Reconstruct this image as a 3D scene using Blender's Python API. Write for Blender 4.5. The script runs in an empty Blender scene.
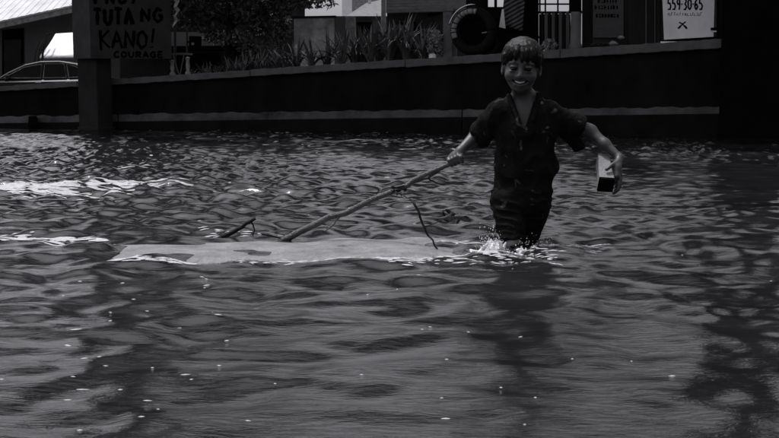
import bpy, bmesh, math, random
import numpy as np
from mathutils import Vector, Matrix

random.seed(7); RNG = np.random.default_rng(7)
scene = bpy.context.scene
col = scene.collection
R = math.radians

# ------------------------------------------------------------------ camera, sky, sun, exposure
F_PX, CX, CY = 1100.0, 389.5, 219.0
CAM = Vector((0, 0, 0.69)); TILT = R(6.33)
cam = bpy.data.cameras.new('camera'); cam_o = bpy.data.objects.new('camera', cam); col.objects.link(cam_o)
cam.lens = 36 * F_PX / 779.0; cam.sensor_width = 36; cam.clip_end = 3000; cam.clip_start = 0.05
cam_o.location = CAM; cam_o.rotation_euler = (R(90) - TILT, 0, 0)
scene.camera = cam_o

SUN_DIR = Vector((-0.28, 0.16, 0.94)).normalized()          # towards the sun
world = bpy.data.worlds.new('World'); scene.world = world; world.use_nodes = True
nt = world.node_tree; nt.nodes.clear()
sky = nt.nodes.new('ShaderNodeTexSky'); sky.sky_type = 'NISHITA'; sky.sun_disc = False
sky.sun_elevation = math.asin(SUN_DIR.z); sky.sun_rotation = math.atan2(SUN_DIR.x, SUN_DIR.y)
sky.air_density = 1.0; sky.dust_density = 6.0; sky.ozone_density = 1.0
bw = nt.nodes.new('ShaderNodeRGBToBW')
tint = nt.nodes.new('ShaderNodeMixRGB'); tint.blend_type = 'MULTIPLY'; tint.inputs[0].default_value = 1
tint.inputs[2].default_value = (0.985, 0.985, 1.05, 1)
bg = nt.nodes.new('ShaderNodeBackground'); bg.inputs[1].default_value = 0.15
wo = nt.nodes.new('ShaderNodeOutputWorld')
nt.links.new(sky.outputs[0], bw.inputs[0]); nt.links.new(bw.outputs[0], tint.inputs[1])
nt.links.new(tint.outputs[0], bg.inputs[0]); nt.links.new(bg.outputs[0], wo.inputs[0])

sun = bpy.data.lights.new('sun', 'SUN'); sun.energy = 2.0; sun.angle = R(0.6); sun.color = (1, 0.99, 0.985)
sun_o = bpy.data.objects.new('sun', sun); col.objects.link(sun_o)
sun_o.rotation_euler = SUN_DIR.to_track_quat('Z', 'Y').to_euler(); sun_o.location = (-10, 10, 30)

scene.view_settings.view_transform = 'Standard'; scene.view_settings.look = 'None'
scene.view_settings.exposure = 0.5; scene.view_settings.gamma = 1.0
scene.view_settings.use_curve_mapping = False
scene.render.engine = 'CYCLES'
scene.cycles.use_denoising = True
scene.cycles.max_bounces = 6

# ------------------------------------------------------------------ pixel -> place helpers (survey of the photograph)
FWD = Vector((0, math.cos(TILT), -math.sin(TILT))); UPV = Vector((0, math.sin(TILT), math.cos(TILT)))
def ray(px, py):
    return FWD + Vector((1, 0, 0)) * ((px - CX) / F_PX) + UPV * ((CY - py) / F_PX)
def at(px, py, Y):
    d = ray(px, py); return CAM + d * (Y / d.y)
def ground(px, py, z=0.0):
    d = ray(px, py); return CAM + d * ((z - CAM.z) / d.z)
WA = ground(0, 127.5); WB = ground(779, 138.0)
WT = (WB - WA); WT.z = 0; WT.normalize()
WN = Vector((-WT.y, WT.x, 0))                     # points away from the camera
if WN.y < 0: WN = -WN
def W(px, py, off=0.0):                            # point on the wall plane (moved off metres back)
    d = ray(px, py); q = WA + WN * off
    t = (q - CAM).dot(WN) / d.dot(WN)
    return CAM + d * t

# ------------------------------------------------------------------ object helpers
def tag(o, label=None, cat=None, group=None, kind=None):
    if label: o['label'] = label
    if cat: o['category'] = cat
    if group: o['group'] = group
    if kind: o['kind'] = kind
    return o
def mk(name, verts, faces, mat=None, parent=None, smooth=False):
    me = bpy.data.meshes.new(name)
    me.from_pydata([tuple(v) for v in verts], [], faces); me.update()
    return link(name, me, mat, parent, smooth)
def link(name, me, mat=None, parent=None, smooth=False):
    if mat and not me.materials: me.materials.append(mat)
    if smooth: me.polygons.foreach_set('use_smooth', [True] * len(me.polygons))
    o = bpy.data.objects.new(name, me); col.objects.link(o)
    if parent: put_under(o, parent)
    return o
def put_under(o, parent):
    o.parent = parent; o.matrix_parent_inverse = world_of(parent).inverted()
def world_of(o):
    m = o.matrix_basis.copy()
    if o.parent: m = world_of(o.parent) @ o.matrix_parent_inverse @ m
    return m
def empty(name, loc, label, cat, group=None, rz=0):
    o = bpy.data.objects.new(name, None); col.objects.link(o); o.location = loc; o.rotation_euler.z = rz
    o.empty_display_size = 0.1
    return tag(o, label, cat, group)
class MB:
    def __init__(s): s.v = []; s.f = []
    def add(s, v, f):
        n = len(s.v); s.v += [Vector(p) for p in v]; s.f += [tuple(i + n for i in q) for q in f]; return s
    def hexa(s, c):                                 # 8 corners: bottom 4 ccw, top 4
        return s.add(c, [(0, 3, 2, 1), (4, 5, 6, 7), (0, 1, 5, 4), (1, 2, 6, 5), (2, 3, 7, 6), (3, 0, 4, 7)])
    def box(s, c, sz, M=None):
        x, y, z = sz[0] / 2, sz[1] / 2, sz[2] / 2
        p = [Vector(q) for q in ((-x, -y, -z), (x, -y, -z), (x, y, -z), (-x, y, -z), (-x, -y, z), (x, -y, z), (x, y, z), (-x, y, z))]
        if M is not None: p = [M @ q for q in p]
        return s.hexa([Vector(c) + q for q in p])
    def tube(s, pts, rad, n=8, cap=True):
        pts = [Vector(p) for p in pts]
        if not hasattr(rad, '__len__'): rad = [rad] * len(pts)
        base = len(s.v); prev = None
        for i, p in enumerate(pts):
            t = (pts[min(i + 1, len(pts) - 1)] - pts[max(i - 1, 0)]).normalized()
            a = prev if prev is not None else (Vector((0, 0, 1)) if abs(t.z) < 0.9 else Vector((1, 0, 0)))
            u = (a - t * a.dot(t)).normalized(); prev = u; w = t.cross(u)
            for k in range(n):
                th = 2 * math.pi * k / n
                s.v.append(p + (u * math.cos(th) + w * math.sin(th)) * rad[i])
        for i in range(len(pts) - 1):
            for k in range(n):
                a = base + i * n + k; b = base + i * n + (k + 1) % n
                s.f.append((a, b, b + n, a + n))
        if cap:
            s.f.append(tuple(base + k for k in reversed(range(n))))
            e = base + (len(pts) - 1) * n; s.f.append(tuple(e + k for k in range(n)))
        return s
    def lathe(s, c, prof, n=16):
        base = len(s.v)
        for r, z in prof:
            for k in range(n):
                th = 2 * math.pi * k / n; s.v.append(Vector(c) + Vector((r * math.cos(th), r * math.sin(th), z)))
        m = len(prof)
        for i in range(m - 1):
            for k in range(n):
                a = base + i * n + k; b = base + i * n + (k + 1) % n
                s.f.append((a, b, b + n, a + n))
        s.f.append(tuple(base + k for k in reversed(range(n)))); s.f.append(tuple(base + (m - 1) * n + k for k in range(n)))
        return s
    def build(s, name, mat=None, parent=None, smooth=False, bevel=0, kind=None):
        o = mk(name, s.v, s.f, mat, parent, smooth)
        if bevel:
            b = o.modifiers.new('bevel', 'BEVEL'); b.width = bevel; b.segments = 2; b.limit_method = 'ANGLE'
        if kind: o['kind'] = kind
        return o

# ------------------------------------------------------------------ materials (black and white photograph: all neutral greys)
MATS = {}
def mat(name, g, rough=0.7, var=0.25, scale=6.0, bump=0.15, metal=0.0, spec=0.5, detail=6, streak=1.0, second=None, coord='Object'):
    m = bpy.data.materials.new(name); m.use_nodes = True; t = m.node_tree; n = t.nodes; l = t.links
    b = n['Principled BSDF']
    tc = n.new('ShaderNodeTexCoord'); mp = n.new('ShaderNodeMapping'); mp.inputs['Scale'].default_value = (1, 1, streak)
    l.new(tc.outputs[coord], mp.inputs[0])
    nz = n.new('ShaderNodeTexNoise'); nz.inputs['Scale'].default_value = scale; nz.inputs['Detail'].default_value = detail
    nz.inputs['Roughness'].default_value = 0.65
    l.new(mp.outputs[0], nz.inputs[0])
    cr = n.new('ShaderNodeValToRGB'); e = cr.color_ramp.elements
    lo, hi = g * (1 - var), g * (1 + var)
    if second is not None: lo, hi = second, g
    e[0].position = 0.3; e[1].position = 0.7
    e[0].color = (lo, lo, lo * 1.03, 1); e[1].color = (hi, hi, hi * 1.03, 1)
    l.new(nz.outputs[0], cr.inputs[0]); l.new(cr.outputs[0], b.inputs['Base Color'])
    b.inputs['Roughness'].default_value = rough; b.inputs['Metallic'].default_value = metal
    b.inputs['Specular IOR Level'].default_value = spec
    if bump:
        nz2 = n.new('ShaderNodeTexNoise'); nz2.inputs['Scale'].default_value = scale * 5; nz2.inputs['Detail'].default_value = 4
        l.new(mp.outputs[0], nz2.inputs[0])
        bp = n.new('ShaderNodeBump'); bp.inputs['Strength'].default_value = bump; bp.inputs['Distance'].default_value = 0.02
        l.new(nz2.outputs[0], bp.inputs['Height']); l.new(bp.outputs[0], b.inputs['Normal'])
    MATS[name] = m; return m
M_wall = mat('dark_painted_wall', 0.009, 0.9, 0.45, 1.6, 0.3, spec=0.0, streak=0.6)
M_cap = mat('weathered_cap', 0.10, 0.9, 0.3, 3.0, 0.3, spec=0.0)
M_kerb = mat('dark_kerb', 0.008, 0.6, 0.4, 2.5, 0.3, spec=0.03)  # darker than the ledge above it
M_ledge = mat('pale_ledge', 0.075, 0.9, 0.7, 1.3, 0.5, spec=0.0)  # paler than the wall and the kerb
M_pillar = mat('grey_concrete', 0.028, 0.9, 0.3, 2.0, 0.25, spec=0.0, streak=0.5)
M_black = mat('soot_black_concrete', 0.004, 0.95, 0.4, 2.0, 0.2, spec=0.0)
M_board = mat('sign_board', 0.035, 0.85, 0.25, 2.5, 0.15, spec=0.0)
M_board_lit = mat('lit_sign_side', 0.06, 0.85, 0.25, 2.5, 0.15, spec=0.0)  # lit side of the sign, given a paler colour than the front
M_paint = mat('black_brush_paint', 0.003, 0.8, 0.3, 10, 0.1, spec=0.0)
M_white = mat('white_sheet', 0.7, 0.7, 0.12, 3.0, 0.1)
M_awn = mat('white_canvas', 0.6, 0.8, 0.06, 2.0, 0.1)
M_ground = mat('muddy_ground', 0.06, 0.9, 0.4, 1.0, 0.4)
M_soil = mat('dark_soil', 0.01, 0.95, 0.4, 5.0, 0.5)
M_leaf = mat('blade_leaf', 0.09, 0.45, 0.3, 8, 0.1)
M_crown = mat('tree_leaf', 0.045, 0.5, 0.35, 8, 0.0)
M_bark = mat('bark', 0.015, 0.9, 0.4, 8, 0.6, spec=0.0)
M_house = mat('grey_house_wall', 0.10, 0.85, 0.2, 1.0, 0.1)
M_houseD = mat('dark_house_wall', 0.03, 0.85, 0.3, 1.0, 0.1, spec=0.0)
M_houseW = mat('dappled_plaster', 0.85, 0.85, 0.0, 3.5, 0.1, second=0.22)  # light and dark noise imitates leaf shadows on the wall
M_roof = mat('pale_metal_roof', 0.38, 0.55, 0.25, 1.5, 0.1)
M_roofT = mat('tiled_roof', 0.10, 0.8, 0.3, 5.0, 0.3)
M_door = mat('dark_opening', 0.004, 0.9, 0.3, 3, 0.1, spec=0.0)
M_car = mat('dark_car_paint', 0.015, 0.12, 0.1, 3, 0.0, spec=0.35)
M_glass = mat('dark_glass', 0.01, 0.05, 0.1, 3, 0.0, spec=0.2)
M_rubber = mat('rubber', 0.006, 0.85, 0.3, 9, 0.2, spec=0.15)
M_chrome = mat('bright_metal', 0.6, 0.2, 0.1, 9, 0.0, metal=1)
M_slat = mat('weathered_slat', 0.05, 0.8, 0.35, 6, 0.3, streak=0.15)
M_slatD = mat('dark_slat', 0.010, 0.9, 0.35, 6, 0.3, spec=0.0, streak=0.15)
M_panel = mat('painted_panel', 0.022, 0.8, 0.35, 2.0, 0.1, spec=0.0, streak=0.3)
M_poster = mat('grey_poster', 0.04, 0.85, 0.25, 3, 0.1)
M_colm = mat('round_column', 0.12, 0.8, 0.25, 3, 0.2)
M_brick = mat('grey_brickwork', 0.10, 0.85, 0.4, 7, 0.5)
M_stone = mat('pale_stone', 0.22, 0.85, 0.5, 7, 0.5)
M_wood = mat('wet_branch_bark', 0.05, 0.6, 0.5, 22, 0.6)
M_twig = mat('dark_twig_bark', 0.010, 0.7, 0.4, 30, 0.4, spec=0.2)
M_block = mat('pale_block', 0.15, 0.8, 0.15, 18, 0.3)
M_skin = mat('brown_skin', 0.034, 0.5, 0.12, 14, 0.05, spec=0.45)
M_hair = mat('black_hair', 0.004, 0.4, 0.5, 60, 0.3, spec=0.22, streak=0.1)
M_eye = mat('dark_eye', 0.003, 0.6, 0.1, 9, 0.0, spec=0.08)
M_teeth = mat('teeth', 0.5, 0.4, 0.05, 9, 0.0)
M_mouth = mat('mouth_inside', 0.012, 0.6, 0.1, 9, 0.0)
M_brow = mat('brow', 0.012, 0.7, 0.2, 40, 0.0)
M_foam_glint = mat('foam', 0.32, 0.7, 0.25, 30, 0.2)  # also colours the painted glints on the far water
def cloth_mat(name, g, pale, scale, lo, hi):
    m = mat(name, g, 0.85, 0.3, 9, 0.35, spec=0.04)
    t = m.node_tree; n = t.nodes; l = t.links; b = n['Principled BSDF']
    src = b.inputs['Base Color'].links[0].from_socket
    tc = n.new('ShaderNodeTexCoord'); nz = n.new('ShaderNodeTexNoise'); nz.inputs['Scale'].default_value = scale
    nz.inputs['Detail'].default_value = 2; nz.inputs['Distortion'].default_value = 1.2
    l.new(tc.outputs['Object'], nz.inputs[0])
    cr = n.new('ShaderNodeValToRGB'); e = cr.color_ramp.elements; e[0].position = lo; e[1].position = hi
    e[0].color = (0, 0, 0, 1); e[1].color = (1, 1, 1, 1); l.new(nz.outputs[0], cr.inputs[0])
    mx = n.new('ShaderNodeMixRGB'); l.new(cr.outputs[0], mx.inputs[0]); l.new(src, mx.inputs[1])
    mx.inputs[2].default_value = (pale, pale, pale, 1); l.new(mx.outputs[0], b.inputs['Base Color'])
    return m
M_shirt = cloth_mat('printed_dark_shirt', 0.006, 0.06, 15, 0.65, 0.73)
M_shorts = cloth_mat('dark_wet_shorts', 0.006, 0.05, 22, 0.64, 0.72)
M_cloth = cloth_mat('striped_sheet', 0.11, 0.02, 7, 0.5, 0.62)
_n = M_cloth.node_tree.nodes; _l = M_cloth.node_tree.links
_mix = [q for q in _n if q.type == 'MIX_RGB'][0]; _ramp = _mix.inputs[0].links[0].from_node
_wv = _n.new('ShaderNodeTexWave'); _wv.inputs['Scale'].default_value = 4.5; _wv.inputs['Distortion'].default_value = 1.5; _wv.bands_direction = 'Z'
_mp = _n.new('ShaderNodeMapping'); _mp.inputs['Rotation'].default_value = (0, R(28), 0); _tc = _n.new('ShaderNodeTexCoord')
_l.new(_tc.outputs['Object'], _mp.inputs[0]); _l.new(_mp.outputs[0], _wv.inputs[0]); _l.new(_wv.outputs[1], _ramp.inputs[0])

def water_material():
    m = bpy.data.materials.new('flood_water'); m.use_nodes = True; t = m.node_tree; n = t.nodes; l = t.links
    b = n['Principled BSDF']; b.inputs['Roughness'].default_value = 0.05; b.inputs['IOR'].default_value = 1.33
    tc = n.new('ShaderNodeTexCoord')
    nz = n.new('ShaderNodeTexNoise'); nz.inputs['Scale'].default_value = 0.7; nz.inputs['Detail'].default_value = 5
    l.new(tc.outputs['Object'], nz.inputs[0])
    cr = n.new('ShaderNodeValToRGB'); e = cr.color_ramp.elements; e[0].position = 0.35; e[1].position = 0.7
    e[0].color = (0.006, 0.006, 0.0065, 1); e[1].color = (0.015, 0.015, 0.016, 1)
    l.new(nz.outputs[0], cr.inputs[0]); l.new(cr.outputs[0], b.inputs['Base Color'])
    mp = n.new('ShaderNodeMapping'); mp.inputs['Scale'].default_value = (0.5, 1.3, 1); l.new(tc.outputs['Object'], mp.inputs[0])
    n1 = n.new('ShaderNodeTexNoise'); n1.inputs['Scale'].default_value = 38; n1.inputs['Detail'].default_value = 5
    n1.inputs['Roughness'].default_value = 0.6; n1.inputs['Distortion'].default_value = 0.4
    l.new(mp.outputs[0], n1.inputs[0])
    bp = n.new('ShaderNodeBump'); bp.inputs["Strength"].default_value = 0.11; bp.inputs['Distance'].default_value = 0.02
    l.new(n1.outputs[0], bp.inputs['Height']); l.new(bp.outputs[0], b.inputs['Normal'])
    return m
M_water = water_material()

# ------------------------------------------------------------------ waves
_wl = np.concatenate([np.exp(RNG.uniform(np.log(0.10), np.log(0.24), 34)), np.exp(RNG.uniform(np.log(0.20), np.log(0.62), 36))])
_wd = np.concatenate([RNG.normal(math.pi / 2, 0.95, 34), RNG.normal(math.pi / 2, 0.62, 36)])
_wp = RNG.uniform(0, 2 * math.pi, 70)
def softn(x, y, s, seed):
    r = np.random.default_rng(seed); o = np.zeros_like(x)
    for _ in range(6):
        a = r.uniform(0, 6.28); k = s * r.uniform(0.6, 1.6); o = o + np.sin(k * (x * math.cos(a) + y * math.sin(a)) + r.uniform(0, 6.28))
    return o / 3.0
RIDGE = []          # (x0,y0,x1,y1,height,width)
def _seg(p, q, h, w):
    a = ground(*p); b = ground(*q); RIDGE.append((a.x, a.y, b.x, b.y, h, w))
_seg((-60, 193), (70, 191), 0.05, 0.16); _seg((70, 191), (185, 187), 0.045, 0.14)
_seg((-60, 243), (108, 246), 0.025, 0.08)
_seg((180, 140), (520, 143), 0.05, 0.35)
BOY = ground(519, 252)
_s0, _s1, _s2 = ground(109, 262), ground(480, 250), ground(300, 237)
SLAB = ((_s0.x + _s1.x) / 2, (ground(300, 262).y + _s2.y) / 2, (_s1.x - _s0.x) / 2, (_s2.y - ground(300, 262).y) / 2)   # water lies flat over the board
def wave(x, y):
    x = np.asarray(x, dtype=float); y = np.asarray(y, dtype=float)
    wx = x + 0.10 * softn(x, y, 2.0, 1); wy = y + 0.10 * softn(x, y, 2.3, 2)
    z = np.zeros_like(x); dist = np.clip(np.hypot(x, y), 1, 60)
    calm = np.clip(0.75 + 0.45 * softn(x, y, 0.9, 3), 0.25, 1.4)
    far = np.clip((dist - 4.5) / 8, 0, 1)
    for L, d, p in zip(_wl, _wd, _wp):
        k = 2 * math.pi / L
        fade = np.clip(L / (0.007 * dist) - 1.0, 0, 1)
        ph = k * (wx * math.cos(d) + wy * math.sin(d)) + p
        z = z + fade * (0.0036 + .0050 * far if L < .25 else .0064 - .0028 * far) * L * (np.sin(ph) + 0.25 * np.cos(2 * ph))
    z = z * calm * np.clip(0.9 + dist / 20, 0.9, 1.9)
    z = z * (1 - .6 * np.clip(1.25 - np.hypot((x - SLAB[0]) / SLAB[2], (y - SLAB[1]) / SLAB[3]), 0, .5) * 2)
    for x0, y0, x1, y1, h, w in RIDGE:
        dx, dy = x1 - x0, y1 - y0; LL = dx * dx + dy * dy
        t = np.clip(((x - x0) * dx + (y - y0) * dy) / LL, 0, 1)
        dd = np.hypot(x - x0 - t * dx, y - y0 - t * dy + 0.07 * softn(x, y, 3.0, 5))
        z = z + h * np.exp(-(dd / w) ** 2) * (0.75 + 0.35 * softn(x, y, 5.0, 6))
    r = np.hypot(x - BOY.x, y - BOY.y)
    z = z + 0.014 * np.sin(r * 34 - 1.0) * np.exp(-r * 2.6) + 0.018 * np.exp(-((r - 0.17) / 0.05) ** 2)
    return z
def spaced(lo, core0, core1, hi, step, grow):
    a = list(np.arange(core0, core1, step)); s = step; v = core1
    up = []
    while v < hi: up.append(v); s *= grow; v += s
    s = step; v = core0; dn = []
    while v > lo: s *= grow; v -= s; dn.append(v)
    return np.array(dn[::-1] + a + up)
xs = spaced(-70, -3.6, 3.6, 70, 0.022, 1.013); ys = spaced(-40, 1.4, 8.0, 30, 0.0175, 1.007)
gx, gy = np.meshgrid(xs, ys); gz = wave(gx, gy)
nx, ny = len(xs), len(ys)
co = np.stack([gx.ravel(), gy.ravel(), gz.ravel()], 1).astype(np.float32)
i, j = np.meshgrid(np.arange(nx - 1), np.arange(ny - 1)); a = (j * nx + i).ravel()
quads = np.stack([a, a + 1, a + 1 + nx, a + nx], 1).astype(np.int32)
def np_mesh(name, co, quads):
    me = bpy.data.meshes.new(name); nq = len(quads); w = quads.shape[1]
    me.vertices.add(len(co)); me.vertices.foreach_set('co', np.ascontiguousarray(co, dtype=np.float32).ravel())
    me.loops.add(nq * w); me.loops.foreach_set('vertex_index', np.ascontiguousarray(quads, dtype=np.int32).ravel())
    me.polygons.add(nq); me.polygons.foreach_set('loop_start', np.arange(0, nq * w, w, dtype=np.int32))
    me.update(calc_edges=True); me.validate(); me.polygons.foreach_set('use_smooth', np.ones(len(me.polygons), dtype=bool))
    return me
water = link('flood_water', np_mesh('flood_water', co, quads), M_water); tag(water, 'rippling murky flood water covering the street', 'water', kind='structure')

# ------------------------------------------------------------------ ground sheets
g = mk('street_ground', [(-600, -300, -0.45), (600, -300, -0.45), (600, 900, -0.45), (-600, 900, -0.45)], [(0, 1, 2, 3)], M_ground)
tag(g, 'drowned street under the flood water', 'street', kind='structure')
A0 = WA - WT * 60 + WN * 0.25; B0 = WB + WT * 60 + WN * 0.25
yard = mk('yard_ground', [(A0.x, A0.y, 0.25), (B0.x, B0.y, 0.25), (B0.x + 300, B0.y + 800, 0.25), (A0.x - 300, A0.y + 800, 0.25)], [(0, 1, 2, 3)], M_ground)
tag(yard, 'bare yard behind the low wall', 'yard', kind='structure')

# ------------------------------------------------------------------ low wall with cap, sill ledge
lw = empty('low_wall', W(389, 128), 'long low dark wall with a paler cap running behind the flooded street', 'wall')
def lin(x, pts):
    return float(np.interp(x, [p[0] for p in pts], [p[1] for p in pts]))
def ext(x, x0, y0, x1, y1): return y0 + (y1 - y0) * (x - x0) / (x1 - x0)
capT = lambda px: ext(px, 0, 86.2, 717, 38.5)
capB = lambda px: ext(px, 0, 91.3, 717, 48.0)
ledT = lambda px: ext(px, 0, 116.0, 717, 106.0)
ledB = lambda px: ext(px, 0, 122.5, 717, 113.0)
def wall_run(px0, px1, n, prof, name, m, parent, bevel=0):
    """prof(px) -> list of (point) going round the cross-section"""
    v = []; f = []
    xs_ = np.linspace(px0, px1, n + 1); k = None
    for px in xs_:
        p = prof(px); k = len(p); v += p
    for i in range(n):
        for q in range(k):
            a = i * k + q; b = i * k + (q + 1) % k
            f.append((a, b, b + k, a + k))
    f.append(tuple(range(k))[::-1]); f.append(tuple(n * k + q for q in range(k)))
    o = mk(name, v, f, m, parent)
    if bevel:
        bb = o.modifiers.new('bevel', 'BEVEL'); bb.width = bevel; bb.segments = 2; bb.limit_method = 'ANGLE'
    return o
PXL, PXR = -330, 1000
def prof_wall(px):
    b = W(px, 128, 0.06); t = W(px, capB(px) - 0.5, 0.06); bb = b + WN * 0.22; tt = t + WN * 0.22
    b.z = bb.z = -0.5; tt.z = t.z
    return [b, t, tt, bb]
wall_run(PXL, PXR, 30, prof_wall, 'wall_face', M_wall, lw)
def prof_ledge(px):
    b = W(px, 128, 0.0); jj = .7 * math.sin(px * .13) * math.sin(px * .031) + .45 * math.sin(px * .37 + 1); p = W(px, ledB(px) + jj * .5, 0.0); q = W(px, ledT(px) + jj, 0.05); r = q + WN * 0.03; s = Vector((r.x, r.y, -0.5)); b.z = -0.5
    return [b, p, q, r, s]
def seg_list(cuts): return list(zip(cuts[:-1], cuts[1:]))
for a, b in seg_list([PXL, -140, 118, 462, 724, PXR]):
    o = wall_run(a + .5, b - .5, 90, prof_ledge, 'ledge', M_ledge, lw, 0.01)
    o.location.z += random.uniform(-0.012, 0.012)
    def prof_kerb(px):
        b_ = W(px, 128, -0.035); p = W(px, ledB(px) + .6, -0.035); q = p + WN * .06; s = Vector((q.x, q.y, -.5)); b_.z = -.5
        return [b_, p, q, s]
    wall_run(a + .5, b - .5, 10, prof_kerb, 'dark_kerb_face', M_kerb, lw, 0.012)
def prof_cap(px):
    jj = .22 * math.sin(px * .21) + .18 * math.sin(px * .53 + 2); p = W(px, capB(px) - jj, -0.03); q = W(px, capT(px) + jj, -0.03); q2 = q + WN * 0.36; p2 = p + WN * 0.36; p2.z = p.z; q2.z = q.z
    return [p, q, q2, p2]
for a, b in seg_list([PXL, -200, -60, 77, 250, 405, 560, 722, 860, PXR]):
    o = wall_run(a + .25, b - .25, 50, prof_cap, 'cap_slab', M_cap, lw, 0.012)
    o.location.z += random.uniform(-0.008, 0.008)
# planting bed behind the wall
def bed_prof(px):
    p = W(px, capT(px), 0.33); p.z -= 0.05; q = p + WN * 1.6; return [p, q, Vector((q.x, q.y, 0.2)), Vector((p.x, p.y, 0.2))]
bed = wall_run(112, 600, 14, bed_prof, 'planting_bed', M_soil, None); tag(bed, 'raised bed of dark soil behind the wall cap', 'soil', kind='structure')

# dark block on the ledge at the left
v = [W(28, 126.5, -0.25), W(37.5, 126.5, -0.25), W(37.5, 126.5, 0.02), W(28, 126.5, 0.02), W(28.5, 116, -0.22), W(37, 116, -0.22), W(37, 116, 0.0), W(28.5, 116, 0.0)]
o = MB().hexa(v).build('wooden_block', M_black, bevel=0.015); tag(o, 'small black block standing in the water against the wall ledge', 'block')

# ------------------------------------------------------------------ pillar with painted sign box (left)
def tilt_prism(corners_b, zb, zt):
    return [Vector((c.x, c.y, zb)) for c in corners_b] + [Vector((c.x, c.y, zt)) for c in corners_b]
pc = W(98, 124, -0.62)                              # front corner of the pillar
pl = at(79, 124, pc.y + 0.22); pr = at(113, 124, pc.y + 0.30); pb = pl + (pr - pc)
post = empty('concrete_pillar', Vector((pc.x, pc.y, -0.45)), 'square grey concrete pillar standing in the water under the painted sign', 'pillar')
MB().hexa(tilt_prism([pl, pc, pr, pb], -0.45, 8.4)).build('shaft', M_pillar, post, bevel=0.015)
MB().hexa(tilt_prism([pl + Vector((-.04, 0, 0)), pc + Vector((0, -.05, 0)), pr + Vector((.04, 0, 0)), pb + Vector((0, .05, 0))], -0.45, 0.06)).build('base', M_pillar, post, bevel=0.015)
# sign box: front face px 91..171, left face px 72..91, bottom at y 58
sY = pc.y - 0.12
s0 = at(91, 58.5, sY); s1 = at(171.5, 56.5, sY + 0.10); s2 = at(73.5, 59.0, sY + 0.35)
sz0 = s0.z; sz1 = 6.2
sign = empty('painted_sign', Vector((s0.x, s0.y, sz0)), 'dark grey box sign with black brushed slogan fixed round the concrete pillar', 'sign')
e1 = (s1 - s0); e1.z = 0; e2 = (s2 - s0); e2.z = 0
nF = Vector((e1.y, -e1.x, 0)).normalized()          # to the camera
MB().hexa(tilt_prism([s0 + e1, s0 + e1 - nF * 0.04, s0 - nF * 0.04 + Vector((.0, 0, 0)), s0], sz0, sz1)).build('front_board', M_board, sign)
n2 = Vector((-e2.y, e2.x, 0)).normalized()
if n2.x > 0: n2 = -n2
MB().hexa(tilt_prism([s0 + Vector((-.004, .0, 0)), s0 + e2, s0 + e2 - n2 * 0.04, s0 - n2 * 0.04 + Vector((-.004, 0, 0))], sz0 + .004, sz1)).build('side_board', M_board_lit, sign)
s3 = s1 + e2
MB().hexa(tilt_prism([s0 + e2 * 0.12 + e1 * .03, s0 + e1 * .97 + e2 * .12, s0 + e1 * .97 + e2 * .95, s0 + e2 * .95 + e1 * .03], sz0 + 0.05, sz1 - .02)).build('sign_core', M_black, sign)

GLY = {  # hand-brushed capitals as strokes in a 1 x 1 cell
 'T': [[(0, 1), (1, .97)], [(.5, 1), (.45, 0)]],
 'U': [[(.05, 1), (.08, .25), (.35, 0), (.7, .1), (.9, .35), (.95, 1)]],
 'A': [[(0, 0), (.45, 1), (1, 0)], [(.2, .4), (.85, .42)]],
 'N': [[(.05, 0), (.1, 1), (.85, .05), (.95, 1)]],
 'G': [[(.95, .85), (.5, 1), (.08, .65), (.1, .25), (.5, 0), (.9, .2), (.92, .5), (.55, .5)]],
 'K': [[(.1, 1), (.12, -.15)], [(.95, 1), (.15, .5)], [(.15, .5), (1, 0)]],
 'O': [[(.5, 1), (.1, .75), (.05, .3), (.4, 0), (.85, .2), (.95, .65), (.5, 1)]],
 '!': [[(.75, 1.1), (.4, .3)], [(.3, .06), (.34, .0)]],
 'P': [[(.1, 0), (.1, 1)], [(.1, 1), (.8, .95), (.85, .55), (.1, .45)]],
 'Y': [[(0, 1), (.5, .5)], [(1, 1), (.3, 0)]],
 'C': [[(.95, .85), (.5, 1), (.08, .6), (.15, .15), (.6, 0), (.95, .15)]],
 'R': [[(.1, 0), (.1, 1)], [(.1, 1), (.85, .9), (.8, .55), (.1, .48)], [(.35, .5), (.95, 0)]],
 'E': [[(.95, 1), (.1, .97), (.1, 0), (.95, .02)], [(.1, .5), (.75, .52)]],
 '5': [[(.9, 1), (.2, 1), (.15, .55), (.6, .6), (.9, .35), (.7, .03), (.1, .05)]],
 '9': [[(.85, .6), (.4, .45), (.12, .7), (.4, 1), (.8, .9), (.88, .5), (.7, 0)]],
 '3': [[(.12, .95), (.6, 1), (.85, .75), (.45, .53), (.9, .3), (.6, 0), (.1, .06)]],
 '0': [[(.5, 1), (.1, .75), (.1, .25), (.5, 0), (.9, .25), (.9, .75), (.5, 1)]],
 '6': [[(.8, .95), (.3, .75), (.1, .3), (.45, 0), (.88, .25), (.6, .52), (.15, .35)]],
 '-': [[(.1, .5), (.9, .5)]],
 'x': [[(0, 0), (.8, .75), (1, .95)], [(1, 0), (.2, .75), (0, .95)]],
}
def brush(mb, P, strokes, wd, n3, jit=0.0):
    """ribbons of wet paint: P(u,v) -> world point on the board"""
    for st in strokes:
        pts = []
        for (a, b) in zip(st[:-1], st[1:]):
            for t in np.linspace(0, 1, 5)[:-1]: pts.append((a[0] + (b[0] - a[0]) * t, a[1] + (b[1] - a[1]) * t))
        pts.append(st[-1])
        w3 = [P(*p) for p in pts]; base = len(mb.v); n = len(w3)
        for i, p in enumerate(w3):
            t = (w3[min(i + 1, n - 1)] - w3[max(i - 1, 0)]).normalized(); s = n3.cross(t).normalized()
            w = wd * (1 + random.uniform(-jit, jit)) / 2
            mb.v += [p + s * w, p - s * w]
        for i in range(n - 1):
            a = base + 2 * i; mb.f.append((a, a + 1, a + 3, a + 2))
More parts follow.
